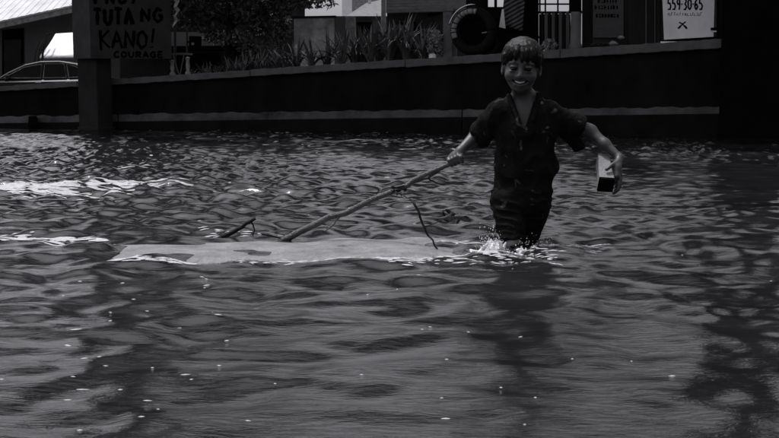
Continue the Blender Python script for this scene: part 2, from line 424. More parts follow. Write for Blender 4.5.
def board_text(parent, origin, ux, uz, n3, text, px0, px1, zb, zt, wd, m, name='lettering', jit=0.3, gap=0.28):
    cells = sum(0.55 if c in ' !' else 1 for c in text); u = px0; cw = (px1 - px0) / cells
    for c in text:
        w = cw * (0.55 if c in ' !' else 1)
        if c != ' ':
            mb = MB(); ww = w * (1 - gap); jz = random.uniform(-.03, .03) * (zt - zb) * (jit > 0.1)
            P = lambda a, b: origin + ux * (u + ww * a) + uz * (zb + jz + (zt - zb) * b) + n3 * 0.006
            brush(mb, P, GLY[c], wd, n3, jit); mb.build(name, m, parent)
        u += w
UX = e1.normalized(); BW = e1.length; UZ = Vector((0, 0, 1)); pm = BW / 80.5
so = Vector((s0.x, s0.y, sz0))
board_text(sign, so, UX, UZ, nF, 'TUTA', 4 * pm, 45.5 * pm, 34 * pm, 49.5 * pm, 3.6 * pm, M_paint)
board_text(sign, so, UX, UZ, nF, 'NG', 51 * pm, 75.5 * pm, 36.5 * pm, 49.5 * pm, 3.2 * pm, M_paint)
board_text(sign, so, UX, UZ, nF, 'KANO!', 9 * pm, 66 * pm, 10.5 * pm, 28 * pm, 2.7 * pm, M_paint, gap=.2)
board_text(sign, so, UX, UZ, nF, 'COURAGE', 23 * pm, 74 * pm, 1.2 * pm, 7 * pm, 1.7 * pm, M_paint)
board_text(sign, so, UX, UZ, nF, 'PNOY', 5 * pm, 52 * pm, 54.5 * pm, 69 * pm, 3.2 * pm, M_paint)

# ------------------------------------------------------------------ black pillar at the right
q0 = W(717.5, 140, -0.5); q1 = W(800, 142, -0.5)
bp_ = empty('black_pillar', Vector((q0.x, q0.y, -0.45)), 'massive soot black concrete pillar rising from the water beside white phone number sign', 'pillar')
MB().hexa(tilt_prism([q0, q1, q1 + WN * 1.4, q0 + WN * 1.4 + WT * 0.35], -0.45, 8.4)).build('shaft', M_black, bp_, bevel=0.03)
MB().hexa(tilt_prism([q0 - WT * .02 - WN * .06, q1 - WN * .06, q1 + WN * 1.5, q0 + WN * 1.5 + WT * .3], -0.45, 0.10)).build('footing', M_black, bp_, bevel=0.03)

# unseen overpass deck, added above the pillars to darken reflections and shade the wall
dk_ = empty('added_overpass_deck', W(389, 128, 0), 'unseen overpass deck added over the pillars to shade wall and water', 'overpass')
d0 = WA - WT * 45; d1 = WB + WT * 45
def deck(o0, o1, z0, z1, name, m):
    c = [d0 + WN * o0, d1 + WN * o0, d1 + WN * o1, d0 + WN * o1]
    return MB().hexa([Vector((p.x, p.y, z0)) for p in c] + [Vector((p.x, p.y, z1)) for p in c]).build(name, m, dk_, bevel=.03)
deck(-5.0, 3.2, 8.9, 9.3, 'slab', M_pillar); deck(-1.2, -.5, 8.4, 8.88, 'girder', M_pillar); deck(-4.6, -3.9, 8.4, 8.88, 'girder', M_pillar); deck(1.6, 2.3, 8.4, 8.88, 'girder', M_pillar)
deck(-5.05, -4.85, 9.31, 10.1, 'parapet', M_pillar); deck(3.05, 3.25, 9.31, 10.1, 'parapet', M_pillar)
# ------------------------------------------------------------------ street frontage just behind the wall (right half)
def wq(p, off, th):
    """panel on the wall plane from 4 picture corners (bl, br, tr, tl)"""
    c = [W(x, y, off) for x, y in p]; d = [q + WN * th for q in c]
    return MB().hexa([c[0], c[1], d[1], d[0], c[3], c[2], d[2], d[3]])
def wr(x0, y0, x1, y1, off, th): return wq([(x0, y1), (x1, y1), (x1, y0), (x0, y0)], off, th)
def foot(px, off):
    p = W(px, capT(px), off); p.z -= 0.03; return p

# white phone sign
ws = empty('phone_sign', foot(690, .12), 'white sheet sign with phone number and crossed tools symbol leaning on wall cap', 'sign')
wq([(664, 39.6), (713.5, 36.6), (715.5, -34), (661, -34)], 0.10, 0.03).build('sheet', M_white, ws)
wq([(713.6, 36.5), (716.5, 36.0), (716.8, -34), (715.6, -34)], 0.13, 0.03).build('edge_strip', M_poster, ws)
wr(710.5, 27.5, 716.5, 30, 0.06, 0.03).build('clip', M_black, ws); wr(712.5, 30.6, 716.5, 32, 0.06, 0.03).build('clip', M_white, ws)
o0 = W(661, 38, 0.10); exx = (W(716, 38, 0.10) - o0); mpx = exx.length / 55.0; UXw = exx.normalized(); nW = -WN
def sign_p(px, py): return W(px, py, 0.094)
def flat_text(parent, text, x0, x1, yb, yt, wd, m, gap=.2, name='lettering'):
    cells = sum(0.45 if c in ' -' else 1 for c in text); u = x0; cw = (x1 - x0) / cells
    for c in text:
        w = cw * (0.45 if c in ' -' else 1)
        if c != ' ':
            mb = MB(); ww = w * (1 - gap)
            brush(mb, lambda a, b: sign_p(u + ww * a, yb + (yt - yb) * b), GLY[c], wd, nW, 0.08); mb.build(name, m, parent)
        u += w
flat_text(ws, '559-30-65', 667.5, 703.5, 9.6, -1.5, 1.45 * mpx, M_paint)
mb = MB(); x = 668.0
while x < 702:                                     # small illegible second line
    h_ = random.uniform(1.8, 3.2); wdt = random.uniform(.8, 1.6)
    brush(mb, lambda a, b: sign_p(x + wdt * a, 15.4 - h_ * b), random.choice([[[(0, 0), (0.2, 1), (1, .9)]], [[(0, 1), (0, 0), (1, 0)]], [[(.5, 0), (.5, 1)], [(0, .5), (1, .5)]]]), .45 * mpx, nW, .1)
    x += wdt + random.choice([.5, .5, .6, 1.6])
mb.build('small_lettering', M_poster, ws, kind='stuff')
mb = MB()
brush(mb, lambda a, b: sign_p(678 + 9 * a, 28.5 - 7 * b), [[(0, 0), (.55, .7), (.85, .98)], [(1, 0), (.45, .7), (.12, .9)]], 1.25 * mpx, nW, .1)
brush(mb, lambda a, b: sign_p(678 + 9 * a, 28.5 - 7 * b), [[(0, 0), (.3, .38)], [(1, 0), (.72, .38)]], 1.9 * mpx, nW, .1)
mb.build('crossed_tools_symbol', M_paint, ws)

# dark panelled partition with poster
pp = empty('board_partition', foot(640, .3), 'dark painted board partition between round column and white phone sign', 'partition')
for x0, x1, m in [(582, 592, M_slatD), (592.3, 627.5, M_panel), (628, 645.2, M_panel), (647.2, 660, M_panel), (660.3, 725, M_panel)]:
    wr(x0, -60, x1, capT((x0 + x1) / 2) + 1.2, 0.24 + random.uniform(0, .02), 0.05).build('panel', m, pp)
wr(645.3, -60, 646.8, capT(646) + 1, 0.22, 0.05).build('batten', M_slat, pp)
wr(654.5, -60, 655.3, capT(655) + 1, 0.225, 0.02).build('batten', M_slat, pp)
po = empty('poster', W(606, 36, .2), 'dim grey poster with lines of black print above an outlined box', 'poster')
wr(593, -30, 623.5, 37.5, 0.20, 0.012).build('sheet', M_poster, po)
def marks(parent, x0, x1, yb, yt, wd, off, m, name='print_line'):
    mb = MB(); x = x0
    while x < x1:
        w = random.uniform(1.6, 2.6)
        brush(mb, lambda a, b: W(x + w * a, yb + (yt - yb) * b, off), random.choice([[[(.1, 0), (.1, 1)], [(.6, .1), (.6, .9)]], [[(0, .2), (1, .2)], [(.1, .8), (.9, .8)]], [[(.3, 0), (.3, 1)], [(.3, .5), (1, .5)]], [[(.5, 0), (.5, .9)]]]), wd, -WN, .15)
        x += w + .9
    mb.build(name, m, parent, kind='stuff')
marks(po, 598, 617, 3, -1, .9 * mpx, .194, M_paint); marks(po, 594.5, 619, 9.2, 5.2, 1.2 * mpx, .194, M_paint); marks(po, 596, 617, 17.6, 13.6, 1.5 * mpx, .194, M_paint)
mb = MB(); brush(mb, lambda a, b: W(595.5 + 21.5 * a, 34 - 8 * b, .194), [[(0, 0), (1, .06), (1, 1), (0, .94), (0, 0)]], .7 * mpx, -WN, .1); mb.build('printed_box', M_slat, po)
marks(po, 598, 615, 31.5, 28.5, .7 * mpx, .192, M_slat)

# rubble / weeds on the cap under the poster
def rock(name, p, r, m, label, cat, group=None, sq=.7):
    bm = bmesh.new(); bmesh.ops.create_icosphere(bm, subdivisions=2, radius=r)
    sd = random.random() * 9
    for v in bm.verts:
        k = 1 + .28 * math.sin(v.co.x / r * 2.3 + sd) * math.cos(v.co.y / r * 2.9 - sd) + .14 * math.sin(v.co.z / r * 5 + sd); v.co *= k; v.co.z *= sq
    me = bpy.data.meshes.new(name); bm.to_mesh(me); bm.free(); o = link(name, me, m); o.location = p; return tag(o, label, cat, group)
for i_, px in enumerate((594, 598.5, 604, 609.5, 613)): rock('rubble_stone', foot(px, .08) + Vector((0, 0, .06)), random.uniform(.05, .085), M_soil if px != 613 else M_stone, ['first', 'second', 'third', 'fourth', 'fifth'][i_] + ' dark rubble lump from the round column on cap under poster' if px != 613 else 'small pale lump of rubble lying on the wall cap under the poster', 'rubble', 'rubble on the wall cap')
rock('rubble_stone', foot(620.5, .1) + Vector((0, 0, .16)), .055, M_stone, 'pale stone perched on the wall cap beside the poster edge', 'stone')

# round column + dark pole + slatted fence + grille opening
rc = empty('round_column', foot(575.5, .3), 'short round grey column between slatted fence and dark partition', 'column')
f_ = foot(575.5, .32); top = W(575.5, 12, .32); r_ = 5.4 / 1100 * f_.y
MB().lathe(f_, [(r_ * 1.25, -.1), (r_ * 1.25, .06), (r_, .12), (r_ * .97, top.z - f_.z - .05), (r_ * 1.08, top.z - f_.z)], 20).build('shaft', M_colm, rc, True)
dp = empty('dark_post', f_ + Vector((0, 0, top.z - f_.z)), 'square black post rising from the top of the round column', 'post')
wr(569.5, -60, 580, 11.6, .27, .12).build('upright', M_black, dp)
wr(568.5, 10.5, 581, 12.2, .25, .16).build('foot_plate', M_black, dp)
sf = empty('slatted_fence', foot(555, .4), 'fence of weathered vertical slats below the bright barred opening', 'fence')
for k, x in enumerate(np.arange(541, 569, 3.55)):
    wr(x, 13 - (x - 541) * .06 + random.uniform(-.5, .5), x + (3.0 if k % 2 else 2.3), capT(x) + 1, 0.36 + (k % 3) * .012, .03).build('slat', M_slat if k % 2 else M_slatD, sf)
wr(539, 14, 570, capT(555), .48, .04).build('backing', M_slatD, sf)
wr(538, 11.2, 570, 13.4, .40, .05).build('rail', M_slatD, sf); wr(538, 36, 570, 38, .42, .05).build('rail', M_slatD, sf)
gr = empty('barred_opening', foot(555, .5), 'black window bars across the bright opening above the slatted fence', 'grille')
for x in (539, 544.5, 557, 569): wr(x, -60, x + 1.3, 12, .44, .03).build('bar', M_black, gr)
for y in (3.2, -9, -22): wr(538, y, 570, y + 1.5, .46, .03).build('crossbar', M_black, gr)
# bush in front of the slats
def leaf_cloud(center, rx, ry, rz, n, size, seed, squash=1.0):
    r = np.random.default_rng(seed); d = r.normal(size=(n, 3)); d /= np.linalg.norm(d, axis=1)[:, None]
    rad = r.uniform(.35, 1.0, n) ** .6; c = d * rad[:, None] * np.array([rx, ry, rz]) + np.array(center)
    u = r.normal(size=(n, 3)); u /= np.linalg.norm(u, axis=1)[:, None]; w = np.cross(u, r.normal(size=(n, 3))); w /= np.linalg.norm(w, axis=1)[:, None]
    s = size * r.uniform(.6, 1.3, n)[:, None]
    return np.stack([c - u * s, c + w * s * .42, c + u * s, c - w * s * .42], 1).reshape(-1, 3)
def leaf_obj(name, pts, m, parent=None):
    n = len(pts) // 4; me = np_mesh(name, pts, np.arange(n * 4).reshape(n, 4)); me.polygons.foreach_set('use_smooth', [False] * n)
    return link(name, me, m, parent)
b_ = foot(549, .05)
bush = empty('small_bush', b_, 'little dusty bush on the wall cap in front of the slatted fence', 'bush')
leaf_obj('foliage', leaf_cloud(b_ + Vector((0, 0, .11)), .14, .1, .12, 260, .035, 3), M_stone, bush)
MB().tube([b_, b_ + Vector((.01, 0, .12))], [.012, .006], 6).build('stem', M_bark, bush)

# dark shed front behind the boy's head, hanging striped sheet
sh = empty('dark_shed', foot(512, .7), 'dark timber shed front behind the hanging striped sheet', 'shed')
for x0, x1, y0 in [(466, 474, -60), (474.2, 487.3, -60), (487.5, 494, 8), (494.2, 496.3, -60), (496.5, 503.5, 7.6), (503.7, 514, -60), (514.2, 526, -60), (526.2, 538, -60)]:
    wr(x0, y0, x1, capT(x0) + 1.5, .62 + random.uniform(0, .03), .05).build('board', M_slatD if x0 != 526.2 else M_black, sh)
wr(486.5, 6.8, 505, 8.6, .6, .06).build('sill', M_black, sh)
v = []; nu, nv = 12, 16
for b in range(nv + 1):
    for a in range(nu + 1):
        s, t = a / nu, b / nv
        x = (500.5 + (522.5 - 500.5) * s) * (1 - t) + (508 + (527 - 508) * s) * t; y = (25 + 6 * s) * (1 - t) + (-30) * t
        v.append(W(x, y, .45 + .05 * math.sin(s * 7 + t * 3)))
f = [(b * (nu + 1) + a, b * (nu + 1) + a + 1, (b + 1) * (nu + 1) + a + 1, (b + 1) * (nu + 1) + a) for b in range(nv) for a in range(nu)]
hs = empty('hanging_sheet', v[0], 'crooked striped sheet hanging in front of the dark shed', 'sheet')
o = mk('cloth', v, f, M_cloth, hs, True); sd = o.modifiers.new('solid', 'SOLIDIFY'); sd.thickness = .006
wq([(499, 27), (505.5, 28.5), (503.5, 9), (502, 9)], .40, .01).build('pale_corner', M_white, hs)
MB().tube([W(503, -30, .47), W(530, -32, .47)], .015, 8).build('hanging_rod', M_black, hs)

# dark trunk-like post, tyre, second tyre
dk = empty('round_post', foot(479.5, .3), 'thick dark round post standing behind the tyre with painted white band', 'post')
f_ = foot(479.5, .34); rr = 7.2 / 1100 * f_.y
MB().tube([f_ + Vector((0, 0, -.1)), f_ + Vector((0, 0, .9)), f_ + Vector((.02, 0, 3.4))], [rr, rr * .97, rr * .9], 16).build('shaft', M_slatD, dk, True)
MB().lathe(f_, [(rr * 1.3, -.05), (rr * 1.3, .05), (rr * 1.05, .09)], 16).build('base_collar', M_black, dk, True)
def tyre(px, py, off, rad_px, label, white, tiltz=0.0):
    c = W(px, py, off); s = c.y / 1100; Rr = rad_px * s; rt = Rr * .26
    base = c - Vector((0, 0, Rr + rt))
    t = empty('old_tyre', base, label, 'tyre')
    def ring(R1, r1, a0, a1, n, m_):
        mb = MB(); pts = [c + (WT * math.cos(t_) + Vector((0, 0, 1)) * math.sin(t_)) * R1 for t_ in np.linspace(a0, a1, n)]
        mb.tube(pts, r1, 10); return mb
    ring(Rr, rt, 0, 2 * math.pi, 40, None).build('casing', M_rubber, t, True)
    MB().tube([c + WN * .04, c + WN * .10], Rr, 24).build('wheel_disc', M_black, t)
    if white:
        a = 1.35
        while a < 3.5:                              # patchy white paint left on the tread
            b = a + random.uniform(.10, .32)
            mb = MB(); pts = [c - WN * rt * .92 + (WT * math.cos(t_) + Vector((0, 0, 1)) * math.sin(t_)) * Rr * 1.0 for t_ in np.linspace(a, b, 5)]
            mb.tube(pts, rt * .55, 8); mb.build('white_paint_patch', M_stone, t, True); a = b + random.uniform(.02, .06)
        mb = MB(); pts = [c - WN * rt * .3 + (WT * math.cos(t_) + Vector((0, 0, 1)) * math.sin(t_)) * Rr * 1.36 for t_ in np.linspace(1.5, 2.9, 14)]
        mb.tube(pts, .012, 6).build('rim_band', M_chrome, t, True)
    return t
tyre(473.5, 31, .05, 19, 'big upright tyre with patchy white paint beside the brick pier', True)
tyre(488, 44, .20, 9, 'small plain black tyre standing at foot of the round post', False)
pts = [W(x, y, .1) for x, y in [(482, 33), (487, 32), (491, 34.5), (494, 39)]]
o = MB().tube(pts, .014, 8).build('bent_pipe', M_stone, None, True); tag(o, 'short bent pale pipe arching over the small black tyre', 'pipe')

# brick pier, pale shrub
bk = empty('brick_pier', foot(447.5, .35), 'narrow grey brick pier left of the painted tyre', 'pier')
wr(443, 11, 452, capT(447) + 1, .35, .3).build('brickwork', M_brick, bk); wr(442, 8.5, 453, 11, .33, .34).build('cap_stone', M_brick, bk)
b_ = foot(435, .3)
sb = empty('pale_shrub', b_, 'dusty pale shrub against the brick pier', 'shrub')
leaf_obj('foliage', leaf_cloud(b_ + Vector((0, 0, .28)), .17, .15, .28, 420, .05, 11), M_stone, sb); MB().tube([b_, b_ + Vector((0, 0, .3))], [.02, .008], 6).build('stem', M_bark, sb)
rock('white_stone', foot(432.5, .12) + Vector((0, 0, .05)), .075, M_white, 'bright white stone on the wall cap below the pale shrub', 'stone')

# ------------------------------------------------------------------ spiky plants in the bed
def blade(L, w, droop, lean):
    v = []; n = 7
    for i in range(n + 1):
        t = i / n; wd = w * (1 - t) ** .6 * (0.55 + .9 * t if t < .5 else 1.0) ; x = lean * t * L + droop * t * t * L; z = L * t * math.sqrt(max(.05, 1 - (lean + droop * t) ** 2))
        v += [(x, -wd / 2, z + wd * .18), (x, 0, z), (x, wd / 2, z + wd * .18)]
    f = []
    for i in range(n):
        a = 3 * i; f += [(a, a + 1, a + 4, a + 3), (a + 1, a + 2, a + 5, a + 4)]
    me = bpy.data.meshes.new('leaf'); me.from_pydata(v, [], f); me.materials.append(M_leaf)
    me.polygons.foreach_set('use_smooth', [True] * len(me.polygons)); return me
BL = [blade(.62, .075, d, l) for d, l in ((.35, .12), (.2, .3), (.5, .25), (.1, .45), (.65, .3), (.15, .05), (.4, .55))]
def spiky(px, off, hpx, n, label, spread=1.0):
    p = foot(px, off); s = hpx * 1.15 / 1100 * p.y / .62; n = int(n * 1.25)
    o = empty('spiky_plant', p, label, 'plant', 'spiky plants in the bed behind the wall')
    for k in range(n):
        c = bpy.data.objects.new('leaf', random.choice(BL)); col.objects.link(c); c.parent = o
        c.rotation_euler = (random.uniform(-.1, .1), random.uniform(-.05, .15) * spread, k * 2.4 + random.uniform(-.5, .5)); q = s * random.uniform(.6, 1.1); c.scale = (q * spread, q * .9, q)
        c.location = (random.uniform(-.05, .05), random.uniform(-.05, .05), -.02)
PLANTS = []
LP = 'spreading spiky plant with pale sword leaves before the light garden wall'; DP = 'tall dense dark spiky plant between the pale pole and the pale shrub'
SP = 'low spiky plant at the foot of the leafy tree'
for px, off, h, n, l, sp in [(236, .8, 17, 16, SP, 1), (252, .7, 20, 18, SP, 1.1), (268, .9, 20, 16, SP, 1), (284, .6, 24, 20, LP, 1.2), (297, .9, 27, 20, LP, 1.2), (312, .6, 28, 20, LP, 1.15), (327, .8, 30, 22, LP, 1.1), (342, .55, 32, 22, LP, 1.1),
                             (354, .8, 34, 24, DP, .8), (362, 1.1, 38, 26, DP, .7), (371, .6, 36, 26, DP, .75), (379, 1.0, 42, 28, DP, .7), (389, .7, 40, 28, DP, .7), (398, 1.0, 46, 30, DP, .7), (406, .6, 40, 28, DP, .7), (415, .9, 40, 26, DP, .8), (424, .6, 32, 22, DP, .9), (228, .5, 16, 16, SP, 1.1), (244, .5, 18, 18, SP, 1.2), (260, .5, 20, 18, SP, 1.2), (276, .5, 22, 18, SP, 1.2), (192, .7, 12, 12, SP, 1.1), (210, .55, 12, 14, SP, 1.2), (203, .8, 13, 12, SP, 1), (217, .9, 12, 12, SP, 1)]:
    PLANTS.append((px, off, h, n, l, sp))
ORD = ['first', 'second', 'third', 'fourth', 'fifth', 'sixth', 'seventh', 'eighth', 'ninth', 'tenth', 'eleventh', 'twelfth']
for key, order, txt in ((DP, -1, '%s tall dark spiky plant from the pale shrub in the planting bed'), (LP, -1, '%s spreading spiky plant with sword leaves from the pale pole side of garden wall'), (SP, -1, '%s low spiky plant from the garden wall towards the small stand')):
    for i_, a_ in enumerate(sorted([q for q in PLANTS if q[4] == key], key=lambda q: q[0] * order)):
        spiky(a_[0], a_[1], a_[2], a_[3], txt % ORD[i_], a_[5])

# ------------------------------------------------------------------ tree with dark crown
tb = foot(228, 2.2); tb.z = .25
tree = empty('leafy_tree', tb, 'spreading dark leafy tree behind the wall right of the painted sign', 'tree')
tp = lambda px, py: at(px, py, tb.y)
MB().tube([tb, tp(228, 66), tp(228, 48), tp(229, 34), tp(231, 22)], [.12, .1, .085, .08, .075], 12).build('trunk', M_bark, tree, True)
limbs = [[(231, 24), (240, 16), (246, 8), (250, -6)], [(230, 28), (238, 22), (252, 18), (268, 10)], [(230, 26), (222, 14), (212, 4), (200, -6)], [(230, 24), (230, 8), (226, -12)], [(231, 20), (256, 2), (282, -10)], [(229, 24), (206, 14), (186, 8)]]
for lb in limbs:
    pts = [tp(*p) + Vector((0, random.uniform(-.3, .3) * i, 0)) for i, p in enumerate(lb)]
    MB().tube(pts, list(np.linspace(.055, .018, len(pts))), 8).build('limb', M_bark, tree, True)
cl = []
for k, (px, py, rx, rz, n) in enumerate([(185, 14, .4, .35, 420), (205, 4, .5, .4, 520), (188, -14, .6, .45, 520), (222, 12, .35, .28, 330), (225, -14, .7, .5, 620), (250, 12, .45, .33, 480), (262, -8, .6, .4, 600), (272, 18, .4, .35, 420), (285, 0, .45, .4, 420), (258, 30, .3, .18, 220), (205, 26, .35, .16, 220), (295, -22, .5, .4, 420), (235, -40, .9, .5, 700), (275, -42, .7, .5, 500), (195, -40, .7, .5, 500), (176, 2, .25, .25, 160), (283, 30, .2, .22, 140), (300, 2, .3, .18, 130), (312, -4, .35, .2, 110), (325, 4, .3, .14, 70), (240, 38, .35, .2, 160), (215, 36, .3, .2, 150), (272, 40, .3, .25, 170), (250, 48, .3, .2, 150)]):
    c = tp(px, py) + Vector((0, random.uniform(-.5, .5), 0)); cl.append(leaf_cloud(c, rx, rx, rz, n, .075, 100 + k))
leaf_obj('crown', np.concatenate(cl), M_crown, tree)

# ------------------------------------------------------------------ small things left of the tree
for px, y0, lab in [(172.5, 60, 'short pale concrete bollard nearest the painted sign'), (188, 57, 'short pale concrete bollard below the black letter box')]:
    p = foot(px, .25); h = W(px, y0, .25).z - p.z; r = .045
    o = empty('bollard', p, lab, 'bollard', None)
    MB().lathe(p, [(r * 1.3, -.05), (r * 1.3, .06), (r * .7, .1), (r, h * .5), (r * .75, h * .8), (r, h * .9)], 12).build('shaft', M_stone, o, True)
    MB().lathe(p + Vector((0, 0, h * .9)), [(r * 1.1, 0), (r * 1.1, h * .06), (r * .4, h * .12)], 12).build('cap', M_stone, o, True)
o = empty('small_stand', foot(179, .4), 'small stand with a flat top and splayed legs between two bollards', 'stand')
wr(171.5, 52.8, 185, 54.6, .35, .3).build('top', M_colm, o)
for x0, x1 in ((173, 179), (184, 180)):
    for of in (.37, .6): MB().tube([W(x0, 54.5, of), W(x1, 75, of)], .012, 6).build('leg', M_colm, o)
o = empty('letter_post', foot(187, .6), 'thin grey post carrying a small black letter box', 'post')
MB().tube([foot(187, .6), W(187, 30, .6)], .022, 8).build('pole', M_poster, o); wr(189, 36, 197, 47.5, .55, .18).build('box', M_black, o); wr(191.5, 42.5, 194, 45, .545, .01).build('label_plate', M_stone, o)
wr(186.5, 41, 190, 42.5, .58, .05).build('bracket', M_black, o)
o = empty('torn_sheet', foot(176, .5), 'torn white sheet hanging in tatters beside the painted sign', 'sheet')
MB().tube([foot(175, .8), W(175, -20, .8)], .03, 8).build('pole', M_poster, o)
zz = [(172, -4), (175.5, 2), (174, 7), (176.5, 12), (174, 17), (175, 21), (172.5, 28)]
v = []
for k, (x, y) in enumerate(zz): v += [W(x, y, .72 + .06 * (k % 2)), W(x + 3.2 + (k % 2) * 1.2 - k * .3, y - 2.5 + (k % 3), .68 + .08 * (k % 2))]
c_ = mk('tatter', v, [(2 * i, 2 * i + 1, 2 * i + 3, 2 * i + 2) for i in range(len(zz) - 1)], M_white, o); sd = c_.modifiers.new('s', 'SOLIDIFY'); sd.thickness = .008

# pale pole
p = W(383.5, 60, 3.0); p.z = .25
o = empty('pale_pole', p, 'slim pale metal pole rising from the dark spiky plants', 'pole')
MB().tube([p, at(383.5, -90, p.y)], [.055, .05], 12).build('shaft', M_stone, o, True); MB().lathe(p, [(.1, 0), (.1, .04), (.06, .06)], 12).build('base_flange', M_stone, o, True)

# ------------------------------------------------------------------ houses
def prism_px(Y, poly, depth):                     # poly: picture corners on plane y=Y, extruded back
    c = [at(x, y, Y) for x, y in poly]; d = [q + Vector((0, depth, 0)) for q in c]; n = len(c)
    return MB().add(c + d, [tuple(range(n)), tuple(range(2 * n - 1, n - 1, -1))] + [(i, i + n, (i + 1) % n + n, (i + 1) % n) for i in range(n)])
def zfloor(o): pass
# left house: pale pitched metal roof, grey wall, dark doorway
Yh = 38.0
h1 = empty('metal_roofed_house', Vector((at(40, 80, Yh).x, Yh, .25)), 'grey house with pale pitched metal roof and dark doorway behind the parked car', 'house')
prism_px(Yh, [(-120, 92), (130, 92), (130, 3), (-120, 44)], 6).build('wall', M_house, h1)
# eave: from (0,25) to (73,8)
E0 = at(-120, 47, Yh - 1.0); E1 = at(140, -9.5, Yh - 1.6)
back = Vector((0, 6, 2.3)); n = 30
for k in range(n):
    a = E0.lerp(E1, k / n); b = E0.lerp(E1, (k + .94) / n); up = Vector((0, 0, .05)); m_ = a.lerp(b, .5) + Vector((0, 0, .012))
    MB().add([a, m_, b, a + back, m_ + back, b + back, a - up, b - up, a + back - up, b + back - up], [(0, 1, 4, 3), (1, 2, 5, 4), (6, 7, 2, 1, 0), (6, 8, 9, 7), (0, 3, 8, 6), (2, 7, 9, 5)]).build('roof_sheet', M_roof, h1)
fa = [E0 + Vector((0, .02, -.03)), E1 + Vector((0, .02, -.03))]
MB().hexa([fa[0] - Vector((0, 0, .2)), fa[1] - Vector((0, 0, .2)), fa[1] + Vector((0, .1, -.2)), fa[0] + Vector((0, .1, -.2)), fa[0], fa[1], fa[1] + Vector((0, .1, 0)), fa[0] + Vector((0, .1, 0))]).build('fascia', M_stone, h1)
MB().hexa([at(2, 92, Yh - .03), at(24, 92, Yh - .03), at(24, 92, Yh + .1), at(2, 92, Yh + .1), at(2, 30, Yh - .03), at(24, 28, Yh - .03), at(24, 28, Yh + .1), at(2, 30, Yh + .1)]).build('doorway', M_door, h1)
prism_px(Yh - .06, [(4, 92), (21, 92), (21, 39), (4, 40)], .02).build('door_leaf', M_houseD, h1)
# white awning on poles
Ya = 34.0
aw = empty('canvas_awning', Vector((at(60, 70, Ya).x, Ya, .25)), 'sloping white canvas awning in front of the grey house', 'awning')
c = [at(39, 56.5, Ya - .8), at(96, 55.5, Ya - .8), at(96, 31, Ya + 1.1), at(55.5, 33.5, Ya + 1.1)]
nu, nv = 14, 8; v = []
for b in range(nv + 1):
    for a in range(nu + 1):
        s, t = a / nu, b / nv; p = c[0].lerp(c[1], s).lerp(c[3].lerp(c[2], s), t); p.z -= .05 * math.sin(math.pi * t) * (1 + .6 * math.sin(s * 19)); v.append(p)
o = mk('canvas', v, [(b * (nu + 1) + a, b * (nu + 1) + a + 1, (b + 1) * (nu + 1) + a + 1, (b + 1) * (nu + 1) + a) for b in range(nv) for a in range(nu)], M_awn, aw, True); sd = o.modifiers.new('s', 'SOLIDIFY'); sd.thickness = .02
for k in (0, 1, 2, 3): q = c[k]; MB().tube([Vector((q.x, q.y, .25)), q], .025, 8).build('pole', M_poster, aw)
MB().tube([c[0] + Vector((0, 0, -.05)), c[1] + Vector((0, 0, -.05))], .04, 8).build('front_bar', M_stone, aw)
for k, (x0, y0, x1, y1) in enumerate([(33, 57, 39, 41), (36.5, 57, 43, 40), (40.5, 56, 47, 39), (42, 36, 51, 33)]):
    o = MB().tube([at(x0, y0 + 14, Ya - 1.2), at((x0 + x1) / 2, (y0 + y1) / 2, Ya - .6), at(x1, y1, Ya)], .03, 6).build('bamboo_stick', M_slatD, None)
    tag(o, ['dark leaning stick farthest from the white awning', 'middle one of three dark sticks leaning beside the white awning', 'dark leaning stick next to the white awning edge', 'crooked dark stick lying over the upper corner of the awning'][k], 'stick', 'sticks leaning beside the awning')
# middle grey house behind the tree
Ym = 33.0
h2 = empty('shaded_house', Vector((at(230, 80, Ym).x, Ym, .25)), 'dim grey house with flat canopy behind the leafy tree', 'house')
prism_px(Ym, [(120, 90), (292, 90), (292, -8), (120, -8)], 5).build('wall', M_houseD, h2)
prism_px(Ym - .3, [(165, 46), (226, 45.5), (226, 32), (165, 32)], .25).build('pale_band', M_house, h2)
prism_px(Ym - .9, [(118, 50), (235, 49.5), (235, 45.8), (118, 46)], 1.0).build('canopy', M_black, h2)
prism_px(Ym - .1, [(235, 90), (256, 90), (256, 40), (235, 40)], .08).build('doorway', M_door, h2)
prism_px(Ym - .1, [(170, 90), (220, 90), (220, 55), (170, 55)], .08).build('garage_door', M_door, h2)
rp = prism_px(Ym - .5, [(112, -8), (300, -8), (285, -30), (130, -30)], 6).build('roof', M_roofT, h2)
# garden wall, pale plaster with dappled leaf shade put into its colour
Yg = 27.0
gw = empty('garden_wall', Vector((at(316, 70, Yg).x, Yg, .25)), 'pale plaster garden wall with painted leaf shade behind the spreading spiky plants', 'wall')
prism_px(Yg, [(294, 90), (334.5, 90), (334.5, 17.5), (294, 18.5)], .2).build('plaster', M_houseW, gw); prism_px(Yg - .06, [(292, 18.4), (336, 17.4), (336, 15.4), (292, 16.2)], .32).build('coping', M_houseD, gw)
prism_px(Yg - .04, [(334.8, 90), (345, 90), (345, 16), (334.8, 16)], .3).build('dark_pier', M_house, gw); prism_px(Yg - .04, [(345.3, 90), (356.5, 90), (355, 16), (345.3, 16)], .3).build('pale_pier', M_stone, gw)
